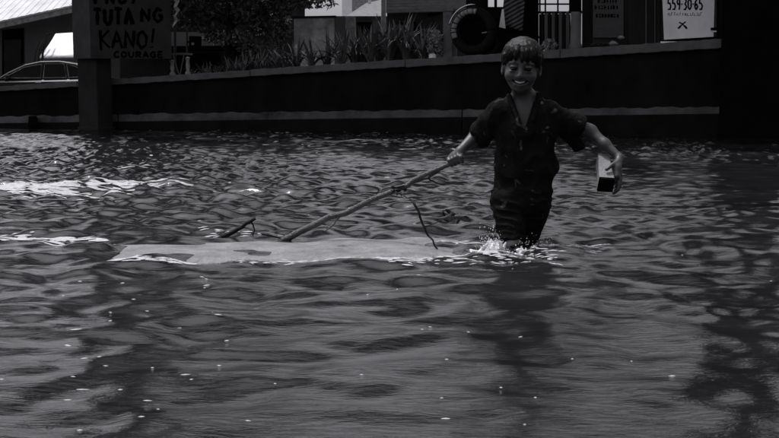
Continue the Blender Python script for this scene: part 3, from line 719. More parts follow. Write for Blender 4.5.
# hip-roofed house and tiled house
Yk = 40.0
h3 = empty('hip_roofed_house', Vector((at(360, 80, Yk).x, Yk, .25)), 'house with dark hip roof left of the pale pole', 'house')
prism_px(Yk, [(350, 90), (388, 90), (388, 15), (350, 15)], 6).build('wall', M_house, h3)
c = [at(346, 16, Yk - .6), at(392, 16, Yk - .6)]; d = [q + Vector((0, 7, 0)) for q in c]; rdg = [at(366, 3.0, Yk + 2.0), at(381, -.5, Yk + 3)]
MB().add(c + d + rdg, [(0, 1, 5, 4), (1, 3, 5), (3, 2, 4, 5), (2, 0, 4), (0, 2, 3, 1)]).build('roof', M_roofT, h3)
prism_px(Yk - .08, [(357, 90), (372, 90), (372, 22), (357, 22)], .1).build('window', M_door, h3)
prism_px(Yk - .9, [(368, 3), (371, 3), (371, -8), (368, -8)], .3).build('chimney', M_white, h3)
pt = empty('pale_tower_block', Vector((at(360, 80, 60).x, 62, .25)), 'pale plain building end rising behind the hip roof', 'building')
prism_px(60, [(342, 90), (352, 90), (352, -20), (342, -20)], 3).build('side_wall', M_white, pt); prism_px(60, [(352, 90), (384, 90), (384, -20), (352, -20)], 3).build('front_wall', M_stone, pt)
Yt = 31.0
h4 = empty('tiled_house', Vector((at(418, 80, Yt).x, Yt, .25)), 'long low house with banded tile roof right of the pale pole', 'house')
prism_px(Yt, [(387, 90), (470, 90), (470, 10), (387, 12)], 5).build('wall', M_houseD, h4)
for k in range(7):
    y = 12.5 - k * 2.9; prism_px(Yt - .5 + k * .28, [(386, y), (472, y - 2), (472, y - 5), (386, y - 2.6)], .25).build('tile_course', M_roofT, h4)
prism_px(Yt - .08, [(428, 14), (444, 10), (444, 13), (428, 17)], .1).build('painted_eave_shade', M_door, h4)  # dark strip painted in as the shade under the eave
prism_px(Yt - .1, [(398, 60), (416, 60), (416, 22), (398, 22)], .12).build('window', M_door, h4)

# ------------------------------------------------------------------ parked car
Yc = 31.0; cc = at(55, 80, Yc); cc.z = .25
car = empty('parked_car', cc, 'dark glossy sedan parked behind the wall left of the pillar', 'car')
def cp(x, y, z): return cc + Vector((x, y, z))
prof = [(-2.1, .3), (-2.12, .55), (-2.0, .72), (-1.35, .9), (1.35, .95), (2.0, .9), (2.12, .7), (2.1, .3)]
v = []; ws_ = [-.84, -.8, .8, .84]
for w, ins in ((-.85, 0.0), (.85, 0.0)): v += [cp(x, w, z) for x, z in prof]
n = len(prof); f = [tuple(range(n)), tuple(range(2 * n - 1, n - 1, -1))] + [(i, i + n, (i + 1) % n + n, (i + 1) % n) for i in range(n)]
mk('body', v, f, M_car, car).modifiers.new('b', 'BEVEL').width = .07
cab = [(-1.40, .9), (-1.05, 1.12), (-.62, 1.33), (-.2, 1.42), (.3, 1.43), (.75, 1.36), (1.2, 1.15), (1.5, .94)]
v = []
for sgn in (-1, 1):
    for x, z in cab: v.append(cp(x, sgn * (.82 - (z - .9) * .42), z))
n = len(cab); f = [tuple(range(n)), tuple(range(2 * n - 1, n - 1, -1))] + [(i, i + n, (i + 1) % n + n, (i + 1) % n) for i in range(n)]
o = mk('roof', v, f, M_car, car); bb = o.modifiers.new('b', 'BEVEL'); bb.width = .05; bb.segments = 3
for xs2 in ([(-1.15, .96), (-.62, 1.25), (-.15, 1.335), (-.15, .96)], [(-.07, .96), (-.07, 1.34), (.45, 1.345), (.55, .97)], [(.62, .97), (.53, 1.335), (.78, 1.27), (1.15, 1.0)]):
    for sgn in (-1, 1):
        c = [cp(x, sgn * (.832 - (z - .9) * .42), z) for x, z in xs2]; d = [q + Vector((0, -sgn * .012, 0)) for q in c]
        MB().add(c + d, [(0, 1, 2, 3), (7, 6, 5, 4)] + [(i, (i + 1) % 4, (i + 1) % 4 + 4, i + 4) for i in range(4)]).build('side_window', M_glass, car)
        mb = MB(); mb.tube(c + [c[0]], .005, 6).build('window_trim', M_stone, car)
for (xa, za), (xb, zb) in (((-1.36, .93), (-.66, 1.32)), ((1.46, .97), (.8, 1.355))):
    s = -1 if xa < 0 else 1
    MB().hexa([cp(xa + s * .01, -.72, za + .02), cp(xa + s * .01, .72, za + .02), cp(xa, .72, za), cp(xa, -.72, za), cp(xb + s * .02, -.6, zb + .025), cp(xb + s * .02, .6, zb + .025), cp(xb, .6, zb), cp(xb, -.6, zb)]).build('windscreen', M_glass, car)
for x in (-1.35, 1.35):
    for y in (-.8, .8):
        c = cp(x, y, .31); th = np.linspace(0, 2 * math.pi, 21)
        w_ = MB().tube([c + Vector((.22 * math.cos(t), 0, .22 * math.sin(t))) for t in th], .09, 8).build('wheel', M_rubber, car, True)
        MB().tube([c + Vector((0, -.06, 0)), c + Vector((0, .06, 0))], .16, 14).build('rim', M_chrome, w_, True)
for y in (-.6, .6):
    MB().tube([cp(-2.1, y, .64), cp(-2.14, y, .64)], .09, 12).build('headlight', M_chrome, car, True); MB().box(cp(2.12, y, .72), (.04, .25, .12)).build('tail_light', M_stone, car)
for y in (-.93, .93): MB().box(cp(-.98, y, .98), (.1, .16, .11)).build('mirror', M_car, car, bevel=.02)
for y in (-.86, .86):
    for x in (-.2, .62): MB().box(cp(x, y, .84), (.16, .02, .03)).build('door_handle', M_chrome, car)

# ------------------------------------------------------------------ wading boy: one implicit surface per part
H = 0.004
class Field:
    def __init__(s, lo, hi, h=H):
        s.h = h; s.lo = np.array(lo, float); n = np.ceil((np.array(hi) - s.lo) / h).astype(int) + 1
        s.F = np.full(n, 1.0, np.float32)
        s.ax = [s.lo[i] + h * np.arange(n[i]) for i in range(3)]
    def win(s, lo, hi):
        sl = []
        for i in range(3):
            a = max(0, int((lo[i] - s.lo[i]) / s.h)); b = min(s.F.shape[i], int((hi[i] - s.lo[i]) / s.h) + 2); sl.append(slice(a, max(a, b)))
        P = np.meshgrid(*[s.ax[i][sl[i]] for i in range(3)], indexing='ij', sparse=True)
        return tuple(sl), P
    def merge(s, sl, d, k, mode):
        A = s.F[sl]; d = d.astype(np.float32)
        if A.size == 0: return
        if mode == 'sub': A, d = -A, d
        hh = np.clip(.5 + .5 * (A - d) / k, 0, 1) if k > 0 else (A > d).astype(np.float32)
        r = A * (1 - hh) + d * hh - k * hh * (1 - hh)
        s.F[sl] = -r if mode == 'sub' else r
    def cone(s, a, b, ra, rb, k=.02, mode='add', plane=None):
        a = np.array(a); b = np.array(b); m = max(ra, rb) + .06
        sl, (X, Y, Z) = s.win(np.minimum(a, b) - m, np.maximum(a, b) + m)
        d = b - a; L = d @ d + 1e-9
        t = np.clip(((X - a[0]) * d[0] + (Y - a[1]) * d[1] + (Z - a[2]) * d[2]) / L, 0, 1)
        q = np.sqrt((X - a[0] - t * d[0]) ** 2 + (Y - a[1] - t * d[1]) ** 2 + (Z - a[2] - t * d[2]) ** 2) - (ra + (rb - ra) * t)
        if plane is not None:
            p, n = np.array(plane[0]), np.array(plane[1]); q = np.maximum(q, (X - p[0]) * n[0] + (Y - p[1]) * n[1] + (Z - p[2]) * n[2])
        s.merge(sl, q, k, mode); return s
    def ell(s, c, r, M=None, k=.02, mode='add'):
        c = np.array(c); r = np.array(r); m = r.max() + .06
        sl, (X, Y, Z) = s.win(c - m, c + m)
        X = X - c[0]; Y = Y - c[1]; Z = Z - c[2]
        if M is None: u, v, w = X, Y, Z
        else: u, v, w = [X * M[0][i] + Y * M[1][i] + Z * M[2][i] for i in range(3)]
        k0 = np.sqrt((u / r[0]) ** 2 + (v / r[1]) ** 2 + (w / r[2]) ** 2); k1 = np.sqrt((u / r[0] ** 2) ** 2 + (v / r[1] ** 2) ** 2 + (w / r[2] ** 2) ** 2) + 1e-6
        s.merge(sl, k0 * (k0 - 1) / k1, k, mode); return s
    def mesh(s, name):
        F = s.F; ins = F < 0; c = np.zeros(tuple(np.array(F.shape) - 1), np.int8)
        offs = [(a, b, d) for a in (0, 1) for b in (0, 1) for d in (0, 1)]
        for o in offs: c += ins[o[0]:F.shape[0] - 1 + o[0], o[1]:F.shape[1] - 1 + o[1], o[2]:F.shape[2] - 1 + o[2]]
        I = np.argwhere((c > 0) & (c < 8)); idx = np.full(c.shape, -1, np.int32); idx[I[:, 0], I[:, 1], I[:, 2]] = np.arange(len(I))
        S = np.zeros((len(I), 3)); N = np.zeros(len(I))
        for a in offs:
            for ax in range(3):
                if a[ax]: continue
                b = list(a); b[ax] = 1
                f0 = F[I[:, 0] + a[0], I[:, 1] + a[1], I[:, 2] + a[2]]; f1 = F[I[:, 0] + b[0], I[:, 1] + b[1], I[:, 2] + b[2]]
                m = (f0 < 0) != (f1 < 0); t = np.where(m, f0 / np.where(m, f0 - f1, 1), 0)
                p = np.tile(np.array(a, float), (len(I), 1)); p[:, ax] += t; S += p * m[:, None]; N += m
        V = (I + S / np.maximum(N, 1)[:, None]) * s.h + s.lo
        Q = []
        for ax in range(3):
            u, v = (ax + 1) % 3, (ax + 2) % 3
            s0 = [slice(None)] * 3; s1 = [slice(None)] * 3; s0[ax] = slice(0, -1); s1[ax] = slice(1, None)
            A, B = ins[tuple(s0)], ins[tuple(s1)]
            E = np.argwhere(A != B); E = E[(E[:, u] > 0) & (E[:, v] > 0) & (E[:, u] < F.shape[u] - 1) & (E[:, v] < F.shape[v] - 1)]
            fl = A[E[:, 0], E[:, 1], E[:, 2]]
            def g(du, dv):
                e = E.copy(); e[:, u] -= du; e[:, v] -= dv; return idx[e[:, 0], e[:, 1], e[:, 2]]
            q = np.stack([g(1, 1), g(0, 1), g(0, 0), g(1, 0)], 1); q[~fl] = q[~fl][:, ::-1]; Q.append(q)
        Q = np.concatenate(Q); Q = Q[(Q >= 0).all(1)]
        return np_mesh(name, V, Q)
def n3(X, Y, Z, s, seed, k=7, st=(1, 1, 1)):
    r = np.random.default_rng(seed); o = 0
    for _ in range(k):
        d = r.normal(size=3) * np.array(st); d *= s * r.uniform(.6, 1.5) / (np.linalg.norm(d) + 1e-6); o = o + np.sin(X * d[0] + Y * d[1] + Z * d[2] + r.uniform(0, 6.28))
    return o / k

YB = 5.0
def S(px, py, dy=0.0): return np.array(at(px, py, YB + dy))
def sm(o, it=3, f=.5):
    m = o.modifiers.new('smooth', 'SMOOTH'); m.iterations = it; m.factor = f; return o
# head frame: x to picture right, y to the camera, z up
HO = S(521.5, 67, -.02); yaw, pitch, roll = R(9), R(4), R(4)
HM = (Matrix.Rotation(-yaw, 3, 'Z') @ Matrix.Rotation(pitch, 3, 'X') @ Matrix.Rotation(roll, 3, 'Y') @ Matrix(((1, 0, 0), (0, -1, 0), (0, 0, 1))))
HMn = np.array(HM)
def hp(x, y, z): return HO + HMn @ np.array([x, y, z])

B = Field([S(436, 160, .1)[0], YB - .30, -.44], [S(634, 160, 0)[0], YB + .42, S(521, 30)[2]])
h = lambda c, r, k=.018, mode='add': B.ell(hp(*c), r, HMn, k, mode)
h((0, -.015, .035), (.078, .090, .078), .02)                     # skull
h((0, .010, -.026), (.070, .068, .078), .03)                      # face
h((0, .038, -.090), (.034, .028, .022), .025)                     # chin
for s_ in (-1, 1):
    h((s_ * .043, .046, -.038), (.026, .024, .024), .02)          # cheeks, lifted by the grin
    h((s_ * .031, .076, -.004), (.019, .012, .011), .012, 'sub')   # eye sockets
    h((s_ * .030, .062, .019), (.026, .012, .008), .014)          # brow
    h((s_ * .032, .0695, .0025), (.018, .010, .006), .004)        # upper lid
    h((s_ * .032, .0685, -.0165), (.018, .010, .0055), .004)        # lower lid, pushed up
    h((s_ * .0815, -.006, -.012), (.010, .021, .031), .008)       # ear
    h((s_ * .089, .002, -.010), (.006, .010, .018), .004, 'sub')
    B.cone(hp(s_ * .0130, .079, -.040), hp(s_ * .0145, .075, -.039), .0085, .008, .006)   # nostril wings
B.cone(hp(0, .068, .004), hp(0, .086, -.036), .008, .012, .010)  # nose
mouth = [(-.034, .057, -.054), (-.020, .069, -.064), (0, .074, -.068), (.020, .069, -.064), (.034, .057, -.054)]
for a, b in zip(mouth[:-1], mouth[1:]):                            # lips, then the open grin
    B.cone(hp(a[0], a[1] - .003, a[2] + .009), hp(b[0], b[1] - .003, b[2] + .009), .005, .005, .006)
    B.cone(hp(a[0] * .9, a[1] - .004, a[2] - .010), hp(b[0] * .9, b[1] - .004, b[2] - .010), .0065, .0065, .008)
for a, b in zip(mouth[:-1], mouth[1:]): B.cone(hp(*a), hp(*b), .0062, .0062, .003, 'sub')
# neck, trunk
nk0, nk1 = hp(0, -.02, -.06), S(525, 107, .04)
B.cone(nk0, nk1, .043, .046, .03)
shL, shR = S(501, 111.5, .03), S(549, 114, .03)
B.cone(shL, shR, .036, .036, .04); B.cone(S(511, 103, .045), S(519, 97, .045), .026, .034, .03); B.cone(S(539, 103, .045), S(530, 97, .045), .026, .034, .03)
B.ell(S(525, 130, .04), (.118, .082, .125), None, .05); B.ell(S(524, 165, .04), (.105, .078, .11), None, .05); B.ell(S(522, 194, .04), (.118, .085, .085), None, .05)
# legs (walking: picture-left knee forward)
kL, kR = S(513, 247, -.08), S(527, 246, .08)
hL, hR = S(508, 203, .02), S(536, 203, .05)
aL = np.array([kL[0] - .005, YB - .03, -.36]); aR = np.array([kR[0] + .02, YB + .27, -.33])
B.cone(hL, kL, .066, .040, .03); B.cone(hR, kR, .066, .039, .03)
B.cone(kL, aL, .040, .028, .02); B.cone(kR, aR, .039, .028, .02)
for an in (aL, aR): B.cone(an + [0, .02, -.03], an + [-.005, -.12, -.05], .03, .024, .02)
# arms
eR, wR = S(590, 131, .07), S(619.5, 157.5, -.02)
B.cone(shR, eR, .036, .031, .03); B.cone(eR, (eR + wR) / 2, .027, .024, .02); B.cone((eR + wR) / 2, wR, .024, .0165, .02)
eL, wL = S(477, 134, .13), S(460, 151, .05)
B.cone(shL, eL, .036, .030, .03); B.cone(eL, wL, .030, .020, .02)
# picture-right hand: palm beside the block, thumb over its top, fingers curled round the far side and under
pR = S(616.5, 168, -.07)
B.cone(wR, pR, .017, .020, .012); B.cone(pR, S(616.5, 176, -.09), .019, .016, .012)
B.cone(S(618, 161, -.05), S(612, 165, -.085), .0105, .0095, .008); B.cone(S(612, 165, -.085), S(606.5, 169.5, -.095), .0095, .008, .004)
for i, (x, y, dy) in enumerate([(620, 170, -.03), (620.5, 175, -.05), (620, 180, -.07), (618.5, 184, -.09)]):
    q0 = S(x, y, dy); q1 = S(x + .3 - i * .3, y + 9.5 - i * 1.2, dy - .005); q2 = S(x - 5, y + 13 - i * 1.2, dy + .012)
    B.cone(pR + (q0 - pR) * .4, q0, .0095, .009, .006); B.cone(q0, q1, .009, .0082, .003); B.cone(q1, q2, .0082, .007, .003)
# picture-left hand: closed round the branch
pL = S(456, 156, .05)
ST0 = S(454.5, 161, .045); ST1 = np.array(ground(284, 240.5)); sd_ = (ST1 - ST0) / np.linalg.norm(ST1 - ST0)
B.cone(wL, pL, .020, .024, .012); B.cone(pL - sd_ * .018, pL + sd_ * .018, .021, .021, .012)
ctr = S(455, 159.5, .045)
u_ = np.cross(sd_, [0, 1, 0]); u_ /= np.linalg.norm(u_); v_ = np.cross(sd_, u_)
if u_[2] < 0: u_ = -u_
if v_[1] > 0: v_ = -v_
for i in range(4):
    c0 = ctr + sd_ * (i - 1.5) * .0165
    arc = [c0 + (u_ * math.cos(t) + v_ * math.sin(t)) * (.0215 - .001 * i) for t in (0.3, 1.1, 2.0, 2.9, 3.7)]
    for a, b in zip(arc[:-1], arc[1:]): B.cone(a, b, .0088, .0085, .003)
th = [pL - sd_ * .03, ctr - sd_ * .034 + v_ * .022, ctr - sd_ * .03 + v_ * .02 - u_ * .022]
for a, b in zip(th[:-1], th[1:]): B.cone(a, b, .011, .009, .005)
boy = link('person', B.mesh('person'), M_skin); sm(boy, 2, .4)
tag(boy, 'grinning child in dark printed shirt wading and dragging a branch through flood water', 'person')

# eyes, brows, teeth, mouth inside
for s_ in (-1, 1):
    E = Field(hp(s_ * .031, .066, -.006) - .03, hp(s_ * .031, .066, -.006) + .03, .0016)
    E.ell(hp(s_ * .032, .0745, -.0070), (.0145, .008, .0056), HMn, .001); put_under(link('eye', E.mesh('eye'), M_eye), boy)
    E = Field(hp(s_ * .031, .07, .02) - .035, hp(s_ * .031, .07, .02) + .035, .0018)
    E.cone(hp(s_ * .014, .0765, .0165), hp(s_ * .032, .0745, .0215), .0036, .0034, .003); E.cone(hp(s_ * .032, .0745, .0215), hp(s_ * .050, .062, .016), .0034, .002, .003); put_under(link('eyebrow', E.mesh('eyebrow'), M_brow), boy)
E = Field(hp(0, .06, -.055) - .05, hp(0, .06, -.055) + .05, .0022)
for a, b in zip(mouth[:-1], mouth[1:]): E.cone(hp(a[0] * .8, a[1] - .0042, a[2] + .0015), hp(b[0] * .8, b[1] - .0042, b[2] + .0015), .0036, .0036, .002)
put_under(link('teeth', E.mesh('teeth'), M_teeth), boy)
E = Field(hp(0, .06, -.055) - .05, hp(0, .06, -.055) + .05, .0022)
for a, b in zip(mouth[:-1], mouth[1:]): E.cone(hp(a[0] * .95, a[1] - .0085, a[2]), hp(b[0] * .95, b[1] - .0085, b[2]), .006, .006, .002)
put_under(link('mouth', E.mesh('mouth'), M_mouth), boy)

# hair: thick cap cut back from the face, with separate fringe clumps
Hh = Field(HO - [.14, .15, .14], HO + [.14, .15, .15], .003)
Hh.ell(hp(0, -.022, .040), (.0865, .1, .085), HMn, .01)
Hh.ell(hp(0, -.05, -.02), (.072, .06, .07), HMn, .03)
X, Y, Z = np.meshgrid(*Hh.ax, indexing='ij', sparse=True); d = [X - HO[0], Y - HO[1], Z - HO[2]]
lx, ly, lz = [d[0] * HMn[0, i] + d[1] * HMn[1, i] + d[2] * HMn[2, i] for i in range(3)]
face = np.maximum(np.maximum(.030 - ly - np.abs(lx) * .0, lz - (.048 - np.abs(lx) * .15)), -1)
Hh.F = np.maximum(Hh.F, -face).astype(np.float32)
side = np.maximum(np.maximum(-.0 - ly, lz - (-.012 - .0 * ly)), -1)                      # below the ears, front half
Hh.F = np.maximum(Hh.F, -side).astype(np.float32)
Hh.F += (.0026 * np.sin(np.arctan2(lx, ly + .03) * 34 + 2 * np.sin(lz * 60)) * np.clip(1 - lz / .13, .15, 1)).astype(np.float32)
rg = np.random.default_rng(5)
def he(th, az, k=1.0): return hp(.0855 * k * math.sin(th) * math.sin(az), -.022 + .1 * k * math.sin(th) * math.cos(az), .040 + .084 * k * math.cos(th))
for k in range(34):                                                # fringe falling from the crown
    az = R(-82) + R(164) * k / 33 + rg.uniform(-.05, .05); en = R(rg.choice([92, 98, 104, 110]) + rg.uniform(-4, 4)) if abs(az) < 0.8 else R(rg.uniform(98, 128)); sw = rg.uniform(-.16, .10)
    ths = np.linspace(R(12), en, 6)
    for q in range(5): Hh.cone(he(ths[q], az + sw * q / 5, 1.0 + .02 * math.sin(k * 2.1)), he(ths[q + 1], az + sw * (q + 1) / 5, 1.0 + .02 * math.sin(k * 2.1)), [.011, .0105, .009, .0075, .006][q], [.0105, .009, .0075, .006, .0015][q], .004)
for s_ in (-1, 1):
    for k in range(5): Hh.cone(hp(s_ * .078, .030 - k * .014, .05), hp(s_ * .083, .026 - k * .015, .004 - rg.uniform(0, .016) + k * .002), .011, .003, .004)
for k in range(44):                                                # sides and back, combed down from the same whorl
    az = R(80) + R(200) * k / 43 + rg.uniform(-.08, .08); sw = rg.uniform(-.2, .2); ths = np.linspace(R(8), R(rg.uniform(110, 130)), 6); kk = 1 + .025 * math.sin(k * 1.7)
    for q in range(5): Hh.cone(he(ths[q], az + sw * q / 5, kk), he(ths[q + 1], az + sw * (q + 1) / 5, kk), [.010, .010, .009, .0085, .007][q], [.010, .009, .0085, .007, .002][q], .003)
for k in range(12):                                                # loose locks lifted off the crown
    az = R(-70) + R(140) * k / 11 + rg.uniform(-.15, .15); Hh.cone(he(.1, az, 1.01), he(.7, az + .1, 1.05), .008, .007, .003); Hh.cone(he(.7, az + .1, 1.05), he(1.3, az + rg.uniform(-.3, .2), 1.05), .007, .0015, .003)
put_under(link('hair', Hh.mesh('hair'), M_hair), boy)

# wet strands lying over the cap, gathered into locks
sv_, sf_ = [], []
for k in range(46):
    az0 = R(-180) + 2 * math.pi * k / 46 + rg.uniform(-.06, .06); front = abs(az0) < 1.0; en0 = R(rg.uniform(90, 112)) if front else R(rg.uniform(108, 126)); tip = az0 + rg.uniform(-.22, .12)
    for q in range(26):
        a0 = az0 + rg.uniform(-.13, .13); t0 = rg.uniform(.03, .35); en = en0 + rg.uniform(-.12, .05); lift = rg.uniform(1.035, 1.085); flare = rg.uniform(-.01, .03); base = len(sv_); m_ = 9; wv = rg.uniform(0, 6.28)
        for i_ in range(m_):
            t = i_ / (m_ - 1); az = a0 + (tip + (a0 - az0) * .35 - a0) * t ** 1.5 + .02 * math.sin(t * 7 + wv); p = he(t0 + (en - t0) * t, az, lift + flare * t); r = .0013 * (1 - .75 * t)
            rad = np.array(p) - HO; rad /= np.linalg.norm(rad); tg = np.cross(rad, [0, 0, 1.0]); tg /= np.linalg.norm(tg) + 1e-6
            sv_ += [tuple(p + rad * r), tuple(p - tg * r - rad * r), tuple(p + tg * r - rad * r)]
        for i_ in range(m_ - 1):
            for e_ in range(3): a = base + 3 * i_ + e_; b = base + 3 * i_ + (e_ + 1) % 3; sf_.append((a, b, b + 3, a + 3))
o = mk('hair_strands', sv_, sf_, M_hair, None, True); o['kind'] = 'stuff'; put_under(o, boy)

# shirt
T = Field([S(468, 140, 0)[0], YB - .16, S(520, 212)[2]], [S(602, 140, 0)[0], YB + .24, S(520, 86)[2]], .004)
T.cone(shL, shR, .046, .046, .04); T.ell(S(526, 131, .04), (.148, .104, .13), None, .05); T.ell(S(525, 168, .04), (.150, .1, .14), None, .05); T.ell(S(522, 196, .04), (.140, .106, .09), None, .05)
T.cone(S(497, 109, .04), S(512, 101, .045), .036, .030, .02); T.cone(S(512, 101, .045), S(517, 96, .05), .030, .026, .015); T.cone(S(553, 112, .04), S(538, 101, .045), .036, .030, .02); T.cone(S(538, 101, .045), S(532, 95, .05), .030, .026, .015)
dR = (eR - shR) / np.linalg.norm(eR - shR); dL = (eL - shL) / np.linalg.norm(eL - shL)
T.cone(shR, eR, .048, .052, .03, plane=(shR + dR * .165, dR)); T.cone(S(560, 122, .05), S(579, 147, .07), .042, .026, .03)
T.cone(shL, eL, .048, .056, .03, plane=(shL + dL * .17, dL)); T.cone(S(492, 120, .04), S(484, 141, .1), .045, .028, .03)
X, Y, Z = np.meshgrid(*T.ax, indexing='ij', sparse=True)
T.F = T.F + (.013 * n3(X, Y, Z, 45, 1, 8, (1, 1, .5)) + .016 * (np.abs(n3(X, Y, Z, 60, 2, 6, (1, .6, .7))) - .25)).astype(np.float32)
nc = S(524, 100, -.02)                                              # open neck: V down to (525,127)
w_ = np.clip((Z - S(525, 130)[2]) / (S(525, 98)[2] - S(525, 130)[2]), -1, 2) * .050
V = np.maximum(np.abs(X - nc[0]) - w_, (Y - (YB + .055)))
T.F = np.maximum(T.F, -V).astype(np.float32)
T.F = np.maximum(T.F, (S(520, 203)[2] + .012 * np.sin(X * 40) - Z)).astype(np.float32)
# collar flaps
for s_, a, b in ((-1, S(509, 96, .0), S(519, 121, -.075)), (1, S(540, 95, .0), S(533, 120, -.075))): T.cone(a, b, .013, .010, .008)
put_under(sm(link('shirt', T.mesh('shirt'), M_shirt), 2, .4), boy)
# shorts
K = Field([S(478, 200, 0)[0], YB - .2, S(520, 256)[2]], [S(565, 200, 0)[0], YB + .25, S(520, 186)[2]], .004)
K.cone(S(520, 196, .04), S(525, 196, .04), .118, .118, .03)
K.cone(S(508, 203, .02), S(513.5, 246, -.075), .084, .048, .03); K.cone(S(534, 205, .05), S(526, 246, .075), .080, .042, .03)
X, Y, Z = np.meshgrid(*K.ax, indexing='ij', sparse=True)
K.F = K.F + (.012 * n3(X, Y, Z, 65, 5, 8, (.5, .5, 1.3)) + .016 * (np.abs(n3(X, Y, Z, 85, 6, 6, (.7, .5, 1.2))) - .25)).astype(np.float32)
K.F = np.maximum(K.F, (S(520, 246.5, -.05)[2] + .01 * np.sin(X * 55 + 1) - Z)).astype(np.float32)
put_under(sm(link('shorts', K.mesh('shorts'), M_shorts), 2, .4), boy)

# ------------------------------------------------------------------ block in the hand
q0 = Vector(S(607.2, 177.8, -.12)); q1 = Vector(S(603.5, 153.2, .03))      # top edge mid, near and far
ax_ = (q1 - q0); L_ = ax_.length; ax_.normalize(); sx = Vector((1, .06, 0)); sx = (sx - ax_ * sx.dot(ax_)).normalized(); up_ = sx.cross(ax_).normalized()
wd_, th_ = .068, .072
cr_ = []
for base in (q0, q1):
    ww = wd_ if base is q0 else wd_ * .74
    cr_.append([base - sx * ww / 2 - up_ * th_, base + sx * ww / 2 - up_ * th_, base + sx * ww / 2, base - sx * ww / 2])
a, b = cr_
ho = empty('block', a[0], 'rectangular block with pale top and dark end gripped in the child\'s hand', 'block')
MB().hexa([a[0], a[1], b[1], b[0], a[3], a[2], b[2], b[3]]).build('body', M_block, ho, bevel=.004)
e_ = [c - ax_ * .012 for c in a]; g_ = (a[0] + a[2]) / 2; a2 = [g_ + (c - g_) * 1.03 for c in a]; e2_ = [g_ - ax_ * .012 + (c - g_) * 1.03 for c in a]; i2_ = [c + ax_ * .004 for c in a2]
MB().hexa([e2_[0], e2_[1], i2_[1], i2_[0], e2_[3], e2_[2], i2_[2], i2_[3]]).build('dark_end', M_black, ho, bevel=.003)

# ------------------------------------------------------------------ branch being dragged
br = empty('branch', Vector(ST1), 'long bare branch with twigs and few leaves dragged from child\'s hand', 'branch')
def wob(p, q, n, amp, seed):
    r = np.random.default_rng(seed); p = np.array(p); q = np.array(q)
    return [Vector(p + (q - p) * t + (r.normal(size=3) * amp if 0 < t < 1 else 0)) for t in np.linspace(0, 1, n)]
st = wob(ST0 - sd_ * .05, ST1 + sd_ * .06, 14, .006, 3)
MB().tube(st, list(np.linspace(.010, .017, 14)), 10).build('stem', M_wood, br, True)
g2 = lambda x, y: np.array(ground(x, y))
tw = [([S(446, 165, .05), S(428, 178, .09), S(410, 183.5, .11), S(380, 197, .16)], .007, M_wood), ([S(428, 178, .09), S(440, 184, .05), S(464, 184.5, .0)], .004, M_twig),
      ([S(405, 186, .11), S(395, 188, .10), S(391, 194, .08)], .005, M_twig), ([S(412, 200, .0), S(420, 217, -.02), S(426, 232, -.03), S(434, 244, -.05), S(441, 255, -.07)], .0055, M_twig), ([S(391, 190, .1), S(412, 200, .0)], .003, M_twig),
      ([S(424, 226, -.02), S(438, 222, -.02), S(450, 216, -.02)], .0022, M_twig), ([S(448, 217, -.02), S(458, 213, -.02)], .002, M_twig),
      ([S(340, 216, .2), S(332, 226, .18), S(325, 232, .16)], .005, M_wood), ([S(222, 237.5, .38), S(238, 229, .36), S(255, 218.5, .33)], .012, M_twig), ([S(252, 221, .34), S(254, 228, .33), S(253, 236, .33)], .004, M_twig), ([S(262, 234, .3), S(284, 239, .27)], .006, M_twig), ([S(222, 237.5, .38), S(262, 243, .3), S(284, 241, .27)], .008, M_twig), ([S(370, 202, .17), S(376, 196, .16), S(379, 189, .15)], .0035, M_twig)]
for pts, r, m in tw:
    p2 = []
    for a, b in zip(pts[:-1], pts[1:]): p2 += wob(a, b, 5, .003, len(p2) + int(r * 1e4))[:-1]
    p2.append(Vector(pts[-1])); MB().tube(p2, list(np.linspace(r * 1.1, r * .65, len(p2))), 8).build('twig', m, br, True)
def leafm(L):
    v = [(0, 0, 0), (L * .3, L * .2, .004), (L * .7, L * .17, 0), (L, 0, -.006), (L * .7, -L * .17, 0), (L * .3, -L * .2, .004)]
    me = bpy.data.meshes.new('leaf'); me.from_pydata(v, [], [(0, 1, 2, 3), (0, 3, 4, 5)]); me.materials.append(M_twig); return me
LM = leafm(.035)
for x, y in [(446, 216), (448, 219), (451, 214), (454, 217), (456, 213.5), (459, 216), (461, 219), (450, 221), (453, 212), (463, 217), (397, 190), (400, 192), (394, 191), (403, 190), (391, 187)]:
    c = bpy.data.objects.new('leaf', LM); col.objects.link(c); c.location = S(x, y, -.02 if y > 200 else .09); c.rotation_euler = (random.uniform(.6, 2.4), random.uniform(-1, 1), random.uniform(0, 6.28)); c.scale = (1, 1.2, 1); put_under(c, br)

# ------------------------------------------------------------------ flat pale board awash
M_raft = mat('wet_pale_board', 0.20, 0.5, 0.35, 7.0, 0.7, second=0.09, spec=0.25)
cs = [ground(109, 263.5), ground(498, 259), ground(486, 237), ground(116, 245)]
nu, nv = 90, 26; v = []
for b in range(nv + 1):
    for a in range(nu + 1):
        s, t = a / nu, b / nv; p = cs[0].lerp(cs[1], s).lerp(cs[3].lerp(cs[2], s), t)
        ed = min(s, 1 - s, .25) / .25
        p.x += .014 * math.sin(t * 9 + (3 if s > .5 else 0)) * (1 - min(1, min(s, 1 - s) * 10)); p.y += .010 * math.sin(s * 23) * (1 - min(1, min(t, 1 - t) * 5))
        p.z = .011 + .003 * math.sin(s * 9 + 1) + .004 * math.sin(s * 23 + t * 7) - (.012 * (1 - ed)) - .012 * max(0, s - .8) * 5
        p.z -= .012 * math.exp(-min(min(s, 1 - s) * 1.7, min(t, 1 - t) * .8) / .05) * (1 + .6 * math.sin(s * 31 + t * 5)); v.append(p)
f = [(b * (nu + 1) + a, b * (nu + 1) + a + 1, (b + 1) * (nu + 1) + a + 1, (b + 1) * (nu + 1) + a) for b in range(nv) for a in range(nu)]
